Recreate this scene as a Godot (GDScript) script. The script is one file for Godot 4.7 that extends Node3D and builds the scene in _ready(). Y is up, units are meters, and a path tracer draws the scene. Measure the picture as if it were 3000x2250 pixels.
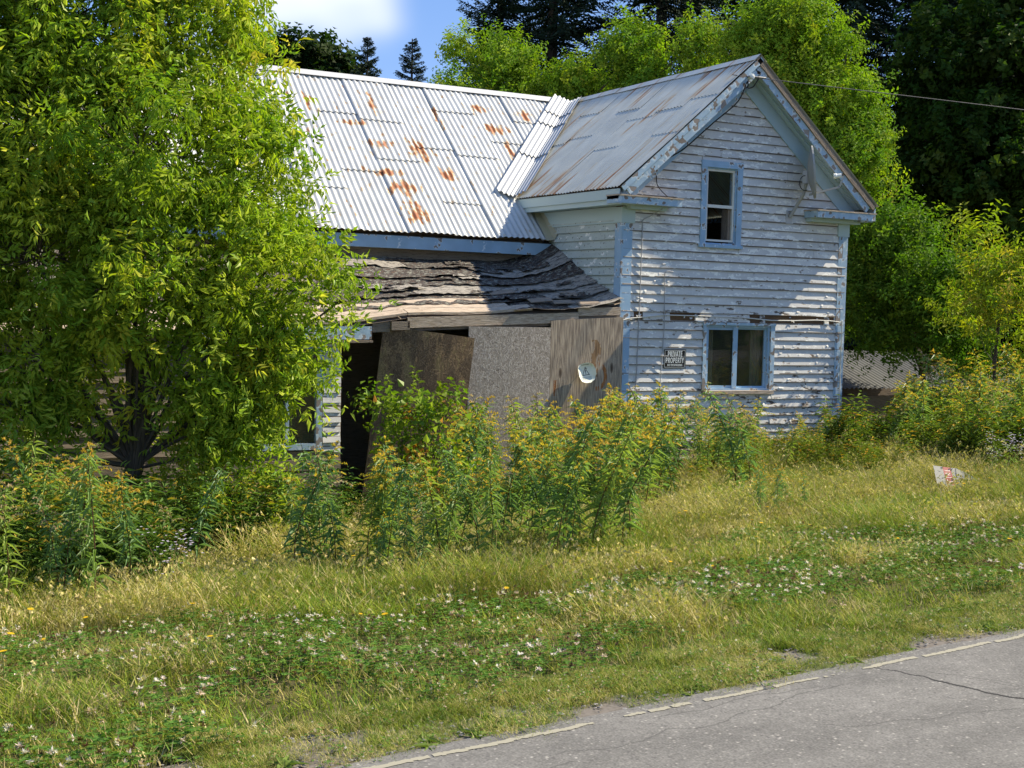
extends Node3D
# An abandoned farmhouse beside a country road. Metres, y up; the farmhouse front stands in the plane z = 0.

const SAG := 0.0121            # the old house has settled: it drops this much per metre towards its right corner
const HW := 3.7                # width of the gable front
const RIDGE := 5.46
const PITCH := 0.87
const EAVE_X := 0.257
const OVER := 0.306            # how far the gable roof stands out before the front wall
const SUN := Vector3(1.03, 1.0, 0.155)

var M := {}
var T := {}
var names := {}


# ---------------------------------------------------------------- mesh building
class MB:
	var v := PackedVector3Array()
	var n := PackedVector3Array()
	var uv := PackedVector2Array()
	var c := PackedColorArray()
	var idx := PackedInt32Array()
	var sag := 0.0
	var tinted := false
	var ink := Color.WHITE
	func p(a: Vector3) -> Vector3:
		return Vector3(a.x, a.y - sag * a.x, a.z)
	func tri(a: Vector3, b: Vector3, d: Vector3, ua := Vector2.ZERO, ub := Vector2.ZERO, ud := Vector2.ZERO) -> void:
		var k := v.size()
		v.append(p(a)); v.append(p(b)); v.append(p(d))
		if tinted: c.append(ink); c.append(ink); c.append(ink)
		else: uv.append(ua); uv.append(ub); uv.append(ud)
		idx.append(k); idx.append(k + 2); idx.append(k + 1)
	func quad(a: Vector3, b: Vector3, d: Vector3, e: Vector3, ua := Vector2.ZERO, ub := Vector2.ZERO, ud := Vector2.ZERO, ue := Vector2.ZERO) -> void:
		var k := v.size()
		v.append(p(a)); v.append(p(b)); v.append(p(d)); v.append(p(e))
		uv.append(ua); uv.append(ub); uv.append(ud); uv.append(ue)
		idx.append_array(PackedInt32Array([k, k + 2, k + 1, k, k + 3, k + 2]))
	func face(o: Vector3, a: Vector3, b: Vector3, off: Vector2) -> void:
		var la := a.length()
		var lb := b.length()
		if la >= lb:
			quad(o, o + a, o + a + b, o + b, off, off + Vector2(la, 0), off + Vector2(la, lb), off + Vector2(0, lb))
		else:
			quad(o, o + a, o + a + b, o + b, off, off + Vector2(0, la), off + Vector2(lb, la), off + Vector2(lb, 0))
	# a block from corner o along the right-handed edges a, b, d; u runs along the longest edge, in metres
	func block(o: Vector3, a: Vector3, b: Vector3, d: Vector3, off := Vector2.ZERO) -> void:
		if a.cross(b).dot(d) < 0.0:
			var t := a
			a = b
			b = t
		face(o + d, a, b, off)
		face(o, b, a, off + Vector2(0.3, 0.1))
		face(o + a, b, d, off + Vector2(0.1, 0.4))
		face(o, d, b, off + Vector2(0.5, 0.2))
		face(o + b, d, a, off + Vector2(0.2, 0.7))
		face(o, a, d, off + Vector2(0.4, 0.6))
	func box(lo: Vector3, hi: Vector3, off := Vector2.ZERO) -> void:
		var s := hi - lo
		block(lo, Vector3(s.x, 0, 0), Vector3(0, s.y, 0), Vector3(0, 0, s.z), off)
	# a straight bar between two points, half-width along w and half-thickness along t
	func bar(a: Vector3, b: Vector3, w: Vector3, t: Vector3, off := Vector2.ZERO) -> void:
		block(a - w - t, b - a, w * 2.0, t * 2.0, off)
	func tube(pts: Array, r0: float, r1: float, sides := 6) -> void:
		var base := v.size()
		var m: int = pts.size()
		for i in m:
			var d: Vector3 = (pts[mini(i + 1, m - 1)] - pts[maxi(i - 1, 0)]).normalized()
			var s := d.cross(Vector3.UP if absf(d.y) < 0.9 else Vector3.RIGHT).normalized()
			var u := s.cross(d)
			var r := lerpf(r0, r1, float(i) / maxf(1.0, m - 1))
			for k in sides:
				var a := TAU * k / sides
				v.append(p(pts[i] + (s * cos(a) + u * sin(a)) * r))
				uv.append(Vector2(float(k) / sides, i * 0.2))
		for i in m - 1:
			for k in sides:
				var a := base + i * sides + k
				var b := base + i * sides + (k + 1) % sides
				idx.append_array(PackedInt32Array([a, b, a + sides, b, b + sides, a + sides]))
	# a round plate or cup turned about an axis: profile of (radius, height) pairs
	func lathe(o: Vector3, axis: Vector3, profile: Array, sides := 20) -> void:
		var s := axis.cross(Vector3.UP if absf(axis.y) < 0.9 else Vector3.RIGHT).normalized()
		var u := s.cross(axis)
		var base := v.size()
		for q in profile:
			for k in sides:
				var a := TAU * k / sides
				v.append(p(o + axis * q[1] + (s * cos(a) + u * sin(a)) * q[0]))
				uv.append(Vector2(cos(a) * q[0], sin(a) * q[0]))
		for i in profile.size() - 1:
			for k in sides:
				var a := base + i * sides + k
				var b := base + i * sides + (k + 1) % sides
				idx.append_array(PackedInt32Array([a, a + sides, b, b, a + sides, b + sides]))
	func leaf(b: Vector3, d: Vector3, up: Vector3, l: float, w: float, fold := 0.25, droop := 0.2) -> void:
		var s := d.cross(up).normalized()
		var n2 := s.cross(d).normalized()
		var mid := b + d * l * 0.45 - n2 * l * droop * 0.3
		var tip := b + d * l - n2 * l * droop
		var le := b + d * l * 0.38 - s * w * 0.5 + n2 * w * fold
		var ri := b + d * l * 0.38 + s * w * 0.5 + n2 * w * fold
		tri(b, mid, le); tri(b, ri, mid); tri(le, mid, tip); tri(mid, ri, tip)
	func mesh() -> ArrayMesh:
		var a := []
		a.resize(Mesh.ARRAY_MAX)
		a[Mesh.ARRAY_VERTEX] = v
		if n.size() == v.size() and n.size() > 0:
			a[Mesh.ARRAY_NORMAL] = n
		if uv.size() == v.size():
			a[Mesh.ARRAY_TEX_UV] = uv
		if c.size() == v.size() and c.size() > 0:
			a[Mesh.ARRAY_COLOR] = c
		a[Mesh.ARRAY_INDEX] = idx
		var m := ArrayMesh.new()
		if v.size() > 0:
			m.add_surface_from_arrays(Mesh.PRIMITIVE_TRIANGLES, a)
		return m
	# smooth normals from shared vertices
	func smooth() -> void:
		n.resize(v.size())
		n.fill(Vector3.ZERO)
		for i in range(0, idx.size(), 3):
			var q := (v[idx[i + 2]] - v[idx[i]]).cross(v[idx[i + 1]] - v[idx[i]])
			n[idx[i]] += q; n[idx[i + 1]] += q; n[idx[i + 2]] += q
		for i in n.size():
			n[i] = n[i].normalized()


func hmb() -> MB:
	var m := MB.new()
	m.sag = SAG
	return m


func numbered(called: String) -> String:
	names[called] = names.get(called, 0) + 1
	return called if names[called] == 1 else "%s_%03d" % [called, names[called] - 1]


func tag(o: Node, label: String, category: String, group := "", kind := "") -> void:
	o.set_meta("label", label)
	if category: o.set_meta("category", category)
	if group: o.set_meta("group", group)
	if kind: o.set_meta("kind", kind)


func thing(called: String, label: String, category: String, at := Vector3.ZERO, group := "") -> Node3D:
	var o := Node3D.new()
	o.name = numbered(called)
	add_child(o)
	o.position = at
	tag(o, label, category, group)
	return o


func put(mb, called: String, m: Material, parent: Node = null) -> MeshInstance3D:
	var o := MeshInstance3D.new()
	o.mesh = mb.mesh() if mb is MB else mb
	o.material_override = m
	o.cast_shadow = GeometryInstance3D.SHADOW_CASTING_SETTING_ON
	if parent == null:
		o.name = numbered(called)
		add_child(o)
	else:
		o.name = called
		parent.add_child(o, true)
	return o


# copies: an array of Transform3D and one of linear colours
func many(called: String, mesh: Mesh, m: Material, where: Array, cols: PackedColorArray, parent: Node = null) -> MultiMeshInstance3D:
	var mm := MultiMesh.new()
	mm.transform_format = MultiMesh.TRANSFORM_3D
	mm.use_colors = true
	mm.mesh = mesh
	mm.instance_count = where.size()
	for i in where.size():
		mm.set_instance_transform(i, where[i])
		mm.set_instance_color(i, cols[i])
	var o := MultiMeshInstance3D.new()
	o.multimesh = mm
	o.material_override = m
	o.set_meta("kind", "stuff")
	if parent == null:
		o.name = numbered(called)
		add_child(o)
	else:
		o.name = called
		parent.add_child(o, true)
	return o


# ---------------------------------------------------------------- materials and textures
func noise(sd: int, freq: float, oct := 4, kind := FastNoiseLite.TYPE_SIMPLEX_SMOOTH) -> FastNoiseLite:
	var f := FastNoiseLite.new()
	f.seed = sd
	f.frequency = freq
	f.noise_type = kind
	f.fractal_type = FastNoiseLite.FRACTAL_FBM
	f.fractal_octaves = oct
	return f


func picture(w0: int, h0: int, at: Callable, div := 1.0) -> Image:
	var w := int(w0 / div)
	var h := int(h0 / div)
	var data := PackedByteArray()
	data.resize(w * h * 3)
	var k := 0
	for y in h:
		for x in w:
			var q: Color = at.call(x * div, y * div)
			data[k] = int(clampf(q.r, 0, 1) * 255.0)
			data[k + 1] = int(clampf(q.g, 0, 1) * 255.0)
			data[k + 2] = int(clampf(q.b, 0, 1) * 255.0)
			k += 3
	return Image.create_from_data(w, h, false, Image.FORMAT_RGB8, data)


func tex(im: Image) -> ImageTexture:
	return ImageTexture.create_from_image(im)


func grey_noise(w: int, h: int, sx: float, sy: float, sd: int, oct := 4) -> ImageTexture:
	var f := noise(sd, 1.0, oct)
	return tex(picture(w, h, func(x, y):
		var q := f.get_noise_2d(x * sx, y * sy) * 0.5 + 0.5
		return Color(q, q, q)))


func mat(col: Color, rough := 0.8, metal := 0.0) -> StandardMaterial3D:
	var m := StandardMaterial3D.new()
	m.albedo_color = col
	m.roughness = rough
	m.metallic = metal
	m.metallic_specular = 0.4
	m.cull_mode = BaseMaterial3D.CULL_DISABLED
	return m


func mapped(t: Texture2D, sc: Vector3, rough := 0.85, tri := false, bump: Texture2D = null, depth := 0.2, tint := Color.WHITE) -> StandardMaterial3D:
	var m := mat(tint, rough)
	m.albedo_texture = t
	m.uv1_scale = sc
	if tri:
		m.uv1_triplanar = true
		m.uv1_triplanar_sharpness = 4.0
	if bump:
		m.heightmap_enabled = true
		m.heightmap_texture = bump
		m.heightmap_scale = depth
	return m


func leafy(back: Color, rough := 0.5) -> StandardMaterial3D:
	var m := mat(Color.WHITE, rough)
	m.vertex_color_use_as_albedo = true
	m.backlight_enabled = true
	m.backlight = back
	m.metallic_specular = 0.2
	return m


func plain_leafy(lin: Color, back: Color, rough := 0.5) -> StandardMaterial3D:
	var m := mat(lin.linear_to_srgb(), rough)
	m.backlight_enabled = true
	m.backlight = (back * lin * 1.7).clamp().linear_to_srgb()
	m.metallic_specular = 0.35
	return m


func make_textures() -> void:
	# grey weathered wood, grain along u
	var g1 := noise(11, 1.0, 5)
	var g2 := noise(12, 1.0, 3)
	T.wood = tex(picture(512, 256, func(x, y):
		var a := g1.get_noise_2d(x * 0.012, y * 0.22)
		var b := g2.get_noise_2d(x * 0.004, y * 0.5)
		var k := 0.5 + 0.42 * a + 0.25 * b
		var crack := 0.45 if g1.get_noise_2d(x * 0.01 + 90.0, y * 0.3) > 0.42 else 1.0
		return Color(0.64, 0.585, 0.51).lerp(Color(0.40, 0.355, 0.31), clampf(1.0 - k, 0, 1)) * crack))
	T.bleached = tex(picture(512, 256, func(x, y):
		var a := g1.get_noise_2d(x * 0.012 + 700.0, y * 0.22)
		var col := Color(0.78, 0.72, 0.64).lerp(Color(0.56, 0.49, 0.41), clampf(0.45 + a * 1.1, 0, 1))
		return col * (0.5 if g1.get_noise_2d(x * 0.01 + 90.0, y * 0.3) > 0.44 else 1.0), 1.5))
	T.wood_bump = grey_noise(512, 256, 0.015, 0.35, 21, 3)
	# peeling trim paint: sky blue over white primer over grey wood
	var p1 := noise(31, 0.012, 5)
	var p2 := noise(32, 0.03, 4)
	var p3 := noise(33, 0.006, 3)
	T.trim = tex(picture(512, 512, func(x, y):
		var a := p1.get_noise_2d(x, y) + 0.35 * p2.get_noise_2d(x, y)
		var col := Color(0.585, 0.70, 0.785) * (1.0 + 0.08 * p3.get_noise_2d(x, y))
		if a > 0.30: col = Color(0.80, 0.84, 0.86)
		if a > 0.42: col = Color(0.50, 0.46, 0.42)
		return col, 2.0))
	T.trim_rough = tex(picture(512, 512, func(x, y):
		var a := p3.get_noise_2d(x * 1.3, y * 1.3) + 0.25 * p1.get_noise_2d(x, y)
		var col := Color(0.62, 0.715, 0.775) * (1.0 + 0.06 * p3.get_noise_2d(x * 3.0, y * 3.0))
		if a > 0.12: col = Color(0.73, 0.785, 0.81)
		if a > 0.33: col = Color(0.56, 0.52, 0.48)
		if a < -0.44: col = Color(0.48, 0.44, 0.40)
		return col, 2.0))
	T.trim_bump = tex(picture(512, 512, func(x, y):
		var a := p3.get_noise_2d(x * 1.3, y * 1.3) + 0.25 * p1.get_noise_2d(x, y)
		var q := 0.8 if a < 0.10 else (0.55 if a < 0.26 else 0.2)
		return Color(q, q, q), 2.0))
	make_facade_texture()
	# paint of the side wall: pale green-grey with a few scars
	T.side = tex(picture(512, 512, func(x, y):
		var a := p1.get_noise_2d(x * 0.8, y * 2.2)
		var col := Color(0.70, 0.735, 0.70) * (1.0 + 0.05 * p3.get_noise_2d(x, y * 2.0))
		if a > 0.40: col = Color(0.88, 0.88, 0.84)
		if p2.get_noise_2d(x * 1.5, y * 2.5) > 0.50: col = Color(0.36, 0.35, 0.31)
		return col, 2.0))
	# oriented strand board: short chips laid at random
	var rg := RandomNumberGenerator.new()
	rg.seed = 5
	var osb := Image.create(512, 768, false, Image.FORMAT_RGB8)
	osb.fill(Color(0.58, 0.54, 0.49))
	for i in 9000:
		var a := rg.randf() * TAU
		var l := rg.randf_range(7, 24)
		var w := rg.randf_range(1.5, 4.0)
		var ox := rg.randf() * 512.0
		var oy := rg.randf() * 768.0
		var t := rg.randf()
		var col := Color(0.77, 0.73, 0.68).lerp(Color(0.42, 0.38, 0.335), t * t * 1.05 if t > 0.3 else t * 0.4)
		var ca := cos(a)
		var sa := sin(a)
		for s in int(l):
			for q in int(w):
				osb.set_pixel(posmod(int(ox + ca * s - sa * q), 512), posmod(int(oy + sa * s + ca * q), 768), col)
	T.osb = tex(osb)
	# the leaning board is the same stuff in a darker, mottled brown
	var mottle := noise(41, 0.006, 4)
	var osb2: Image = osb.duplicate()
	for y in 768:
		for x in 512:
			var q: Color = osb.get_pixel(x, y)
			var k := mottle.get_noise_2d(x * 1.4, y * 0.7) + 0.25 * p2.get_noise_2d(x * 2.0, y * 2.0)
			var c2 := q * Color(0.80, 0.70, 0.56)
			if k > 0.05: c2 = q * Color(0.66, 0.58, 0.48)
			if k < -0.28: c2 = q * Color(0.84, 0.76, 0.58)
			osb2.set_pixel(x, y, c2)
	T.osb_brown = tex(osb2)
	var ob := osb.duplicate()
	ob.convert(Image.FORMAT_L8)
	T.osb_bump = tex(ob)
	# plywood: upright grain bent round knots, with rust-brown runs below the old fixings
	var w1 := noise(51, 1.0, 4)
	var knots := [Vector2(70, 300), Vector2(435, 285), Vector2(250, 300), Vector2(80, 620), Vector2(430, 700), Vector2(260, 900)]
	T.ply = tex(picture(512, 1024, func(x, y):
		var wx := float(x)
		var near := 0.0
		for k in knots:
			var d := Vector2((x - k.x) / 34.0, (y - k.y) / 95.0)
			var r := d.length_squared()
			wx += (1.0 if x > k.x else -1.0) * -30.0 * exp(-r)
			near = maxf(near, exp(-Vector2((x - k.x) / 12.0, (y - k.y) / 30.0).length_squared()))
		var g := w1.get_noise_2d(wx * 0.085, y * 0.006) + 0.5 * w1.get_noise_2d(wx * 0.35 + 300.0, y * 0.012)
		var col := Color(0.715, 0.65, 0.56).lerp(Color(0.45, 0.40, 0.345), clampf(0.42 + g * 0.95, 0, 1))
		if near > 0.35: col = col.lerp(Color(0.24, 0.19, 0.15), near * 0.85)
		var st := w1.get_noise_2d(x * 0.02 + 500.0, y * 0.008)
		var run := exp(-pow((x - 318.0) / 38.0, 2.0)) * (1.0 if y > 120 and y < 330 else 0.0)
		if run * (0.75 + st * 1.2) > 0.5: col = col * Color(0.84, 0.74, 0.62)
		if absf(Vector2(x - 330.0, (y - 330.0) * 0.9).length() - 62.0) < 11.0 and x > 318 and st + 0.6 * g > -0.1: col = col * Color(0.98, 0.70, 0.44)
		if absf(x - 40.0) < 15.0 and y > 340 and y < 430 and st + g > 0.0: col = col * Color(0.95, 0.68, 0.45)
		return col, 1.6))
	make_roof_textures()
	# felt roofing: brown-black with pale lichen crusts
	var f1 := noise(61, 0.02, 5)
	var f2 := noise(62, 0.09, 4)
	T.felt = tex(picture(512, 512, func(x, y):
		var col := Color(0.295, 0.26, 0.235).lerp(Color(0.19, 0.17, 0.16), clampf(0.5 + f1.get_noise_2d(x * 0.7, y * 1.5), 0, 1))
		var li := f1.get_noise_2d(x + 800.0, y * 2.0) + 0.6 * f2.get_noise_2d(x, y * 1.3)
		if li > 0.27: col = Color(0.62, 0.62, 0.56) * (0.85 + 0.4 * f2.get_noise_2d(x * 2.0, y * 2.0))
		if li < -0.52: col = Color(0.45, 0.33, 0.23)
		return col, 1.6))
	T.felt_tan = tex(picture(512, 512, func(x, y):
		var col := Color(0.585, 0.56, 0.515) * (0.95 + 0.2 * f1.get_noise_2d(x, y * 1.4))
		if f1.get_noise_2d(x * 0.8 + 300.0, y * 2.2) + 0.5 * f2.get_noise_2d(x, y) > 0.33: col = Color(0.27, 0.25, 0.235)
		return col, 1.6))
	T.felt_bump = grey_noise(512, 512, 0.03, 0.08, 63, 4)
	# soil and thatch under the grass
	var s1 := noise(71, 0.03, 5)
	T.soil = tex(picture(512, 512, func(x, y):
		var a := s1.get_noise_2d(x, y)
		return Color(0.36, 0.33, 0.19).lerp(Color(0.26, 0.245, 0.13), clampf(0.5 + a * 1.4, 0, 1)), 2.0))
	# gravel shoulder
	var gv := noise(72, 0.12, 2, FastNoiseLite.TYPE_CELLULAR)
	T.gravel = tex(picture(512, 512, func(x, y):
		var a := gv.get_noise_2d(x, y)
		var b := s1.get_noise_2d(x * 2.0, y * 2.0)
		return Color(0.43, 0.405, 0.375).lerp(Color(0.24, 0.225, 0.20), clampf(0.5 + a * 0.7 + b * 0.4, 0, 1)), 1.6))
	make_road_texture()
	# bark
	T.bark = tex(picture(128, 256, func(x, y):
		var a := g1.get_noise_2d(x * 0.25, y * 0.05)
		return Color(0.44, 0.40, 0.35).lerp(Color(0.22, 0.19, 0.16), clampf(0.5 + a * 1.2, 0, 1))))


# the front wall as one sheet, 160 px to the metre, u = x / 4, v = 1 - y / 6: old paint, flakes, bare wood and painted shadow lines row by row
func make_facade_texture() -> void:
	var a1 := noise(81, 1.0, 5)
	var a2 := noise(82, 1.0, 4)
	var a3 := noise(83, 1.0, 3)
	var w := 640
	var h := 960
	var bump := PackedByteArray()
	bump.resize(w * h)
	var spots := [Vector3(0.45, 3.05, 0.28), Vector3(1.5, 2.75, 0.22), Vector3(2.4, 3.65, 0.22), Vector3(2.3, 2.95, 0.2), Vector3(0.9, 3.75, 0.2), Vector3(1.9, 4.3, 0.22), Vector3(3.0, 2.9, 0.1)]
	var im := picture(w, h, func(px, py):
		var x: float = px / 160.0
		var y: float = 6.0 - py / 160.0
		var row := floorf(y / 0.115)
		var fy := y / 0.115 - row
		var piece := floorf(x * 0.55 + row * 0.37)
		var tone := a3.get_noise_2d(piece * 17.3, row * 31.7)
		var col := Color(0.795, 0.79, 0.765) * (1.0 + 0.07 * tone + 0.04 * a2.get_noise_2d(x * 5.0, y * 9.0))
		var flake := a1.get_noise_2d(x * 3.2 + row * 7.0, y * 11.0) + 0.45 * a2.get_noise_2d(x * 14.0, y * 30.0) + 0.30 * (0.45 - fy)
		var zone := 0.0
		for s in spots:
			zone += s.z * exp(-pow((x - s.x) / 0.55, 2.0) - pow((y - s.y) / 0.4, 2.0))
		var lo := clampf((1.5 - y) / 1.5, 0, 1)
		var hgt := 0.8
		if flake + zone + 0.18 * lo > 0.37:
			col = Color(0.90, 0.895, 0.855) * (1.0 + 0.05 * a2.get_noise_2d(x * 20.0, y * 20.0))
			hgt = 0.6
		var right := clampf((x - 2.3) / 0.8, 0, 1) * clampf((1.9 - y) / 0.5, 0, 1)
		var bare := a1.get_noise_2d(x * 2.6 + 40.0 + row * 3.0, y * 10.0) + 0.5 * a2.get_noise_2d(x * 11.0 + 9.0, y * 24.0) + 0.22 * (0.35 - fy)
		bare += 0.36 * lo - (0.09 if y > 2.3 else 0.0) + 0.12 * right + 0.32 * exp(-pow((y - 2.02) / 0.10, 2.0))
		if bare > 0.52:
			col = Color(0.56, 0.52, 0.47) * (1.0 + 0.25 * a2.get_noise_2d(x * 4.0, y * 60.0))
			hgt = 0.3
		if bare > 0.70:
			col = Color(0.31, 0.27, 0.235) * (1.0 + 0.25 * a2.get_noise_2d(x * 4.0, y * 60.0))
			hgt = 0.15
		if y < 0.35 and a2.get_noise_2d(x * 4.0, y * 12.0) > -0.05:
			col = col * Color(0.74, 0.68, 0.58)
		if fy < 0.09 and a2.get_noise_2d(x * 3.0 + 30.0, row * 7.0) > -0.30:  # painted shadow line along the lower edge of each board
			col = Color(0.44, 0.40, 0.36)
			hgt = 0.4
		if px > 624: col = Color(0.27, 0.24, 0.21)  # dark strip that colours the board undersides as shaded
		bump[int(py) * w + int(px)] = int(hgt * 255.0)
		return col)
	T.facade = tex(im)
	T.facade_bump = tex(Image.create_from_data(w, h, false, Image.FORMAT_L8, bump))


# galvanised sheets: u = metres / 12 along the roof, v = metres / 4 down the slope
func make_roof_textures() -> void:
	var a1 := noise(91, 1.0, 4)
	var a2 := noise(92, 1.0, 5)
	var blobs := [[-2.28, 1.22, 0.30, 0.07], [-2.05, 1.7, 0.26, 0.10], [-1.45, 1.75, 0.22, 0.30], [-2.2, 2.37, 0.36, 0.10], [-2.0, 2.75, 0.26, 0.20], [-2.0, 3.25, 0.24, 0.28], [-0.06, 0.5, 0.18, 0.14], [0.05, 1.05, 0.26, 0.16], [0.7, 0.6, 0.16, 0.20], [-1.2, 2.3, 0.14, 0.22], [-2.9, 0.8, 0.08, 0.3], [-0.9, 0.9, 0.06, 0.3], [-1.9, 0.7, 0.06, 0.35], [0.1, 1.6, 0.10, 0.3]]
	var zinc := func(x: float, s: float) -> Color:
		var sheet := floorf((x + 8.0) / 0.66)
		var t := a1.get_noise_2d(sheet * 13.1, 4.0)
		return Color(0.735, 0.74, 0.725) * (1.0 + 0.07 * t + 0.07 * a1.get_noise_2d(x * 2.0, s * 1.5) + 0.03 * a2.get_noise_2d(x * 30.0, s * 2.0))
	T.wing_tin = tex(picture(1536, 512, func(px, py):
		var x: float = px / 128.0 - 8.0
		var s: float = py / 128.0
		var col: Color = zinc.call(x, s)
		var k := -0.85
		for b in blobs:
			k = maxf(k, 0.62 - pow((x - b[0]) / b[2], 2.0) - pow((s - b[1]) / b[3], 2.0))
		var nz := a2.get_noise_2d(x * 9.0, s * 2.6) * 1.25 + a1.get_noise_2d(x * 26.0, s * 9.0) * 0.5
		var r := k * 0.68 + nz - 0.04
		col = col.lerp(Color(0.72, 0.66, 0.55), smoothstep(-0.15, 0.12, r) * 0.8)
		col = col.lerp(Color(0.66, 0.46, 0.30), smoothstep(0.05, 0.35, r))
		col = col.lerp(Color(0.55, 0.34, 0.21), smoothstep(0.35, 0.7, r))
		return col, 1.5))
	T.gable_tin = tex(picture(1536, 512, func(px, py):
		var x: float = px / 128.0 - 8.0
		var s: float = py / 128.0
		var col: Color = zinc.call(x, s) * Color(1.0, 1.0, 0.965)
		var band := a1.get_noise_2d(x * 1.3 + 7.0, s * 0.5)
		var r := a2.get_noise_2d(x * 16.0, s * 0.55) * 0.85 + band * 0.75 - 0.08
		col = col.lerp(Color(0.72, 0.67, 0.57), smoothstep(0.05, 0.3, r) * 0.8)
		col = col.lerp(Color(0.64, 0.49, 0.36), smoothstep(0.22, 0.5, r))
		col = col.lerp(Color(0.52, 0.36, 0.25), smoothstep(0.45, 0.75, r))
		return col, 1.5))


# worn asphalt, 4 m square: pale stones in grey binder, with cracks
func make_road_texture() -> void:
	var rg := RandomNumberGenerator.new()
	rg.seed = 77
	var a1 := noise(101, 0.02, 4)
	var a2 := noise(102, 0.25, 2, FastNoiseLite.TYPE_CELLULAR)
	var a3 := noise(103, 0.5, 2)
	var w := 800
	var im := picture(w, w, func(x, y):
		var k := 0.445 + 0.055 * a1.get_noise_2d(x * 0.25, y * 0.7) + 0.03 * a1.get_noise_2d(x * 2.0, y * 2.0) + 0.075 * a2.get_noise_2d(x, y) + 0.10 * a3.get_noise_2d(x, y)
		return Color(k, k * 0.985, k * 0.945))
	for i in 12000:
		var x := rg.randi() % (w - 4)
		var y := rg.randi() % (w - 3)
		var k := rg.randf_range(0.46, 0.60)
		var dark := rg.randf() < 0.45
		im.fill_rect(Rect2i(x, y, 1 + rg.randi() % 2, 1 + rg.randi() % 2), Color(0.33, 0.325, 0.315) if dark else Color(k, k * 0.98, k * 0.93))
	# cracks: [start, heading, length in metres, width in px]
	for q in [[Vector2(2.90, 0.06), 1.22, 1.6, 2.6], [Vector2(2.99, 0.16), 1.05, 1.0, 1.0], [Vector2(3.08, 0.22), 1.15, 1.1, 1.0], [Vector2(3.05, 0.48), 0.75, 0.9, 1.0], [Vector2(1.2, 0.27), -0.09, 1.5, 1.0], [Vector2(1.7, 0.14), -0.05, 0.9, 1.0], [Vector2(0.5, 0.55), -0.15, 0.8, 1.0], [Vector2(2.2, 0.5), 0.5, 1.2, 1.0], [Vector2(0.5, 2.6), 0.3, 2.5, 1.5], [Vector2(1.5, 3.2), -0.2, 2.0, 1.3], [Vector2(0.2, 1.4), 0.2, 2.0, 1.2]]:
		var p: Vector2 = q[0] * 200.0
		var head: float = q[1]
		for s in int(q[2] * 200.0):
			head += rg.randf_range(-0.25, 0.25)
			head = lerpf(head, q[1], 0.08)
			p += Vector2(cos(head), sin(head))
			var wd := int(maxf(1.0, q[3] * (0.6 + 0.8 * absf(sin(s * 0.013)))))
			im.fill_rect(Rect2i(posmod(int(p.x), w), clampi(int(p.y), 0, w - 5), wd, wd), Color(0.16, 0.155, 0.15) if q[3] > 2.0 else Color(0.30, 0.295, 0.285))
	T.road = tex(im)
	var bi := im.duplicate()
	bi.convert(Image.FORMAT_L8)
	T.road_bump = tex(bi)


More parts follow.
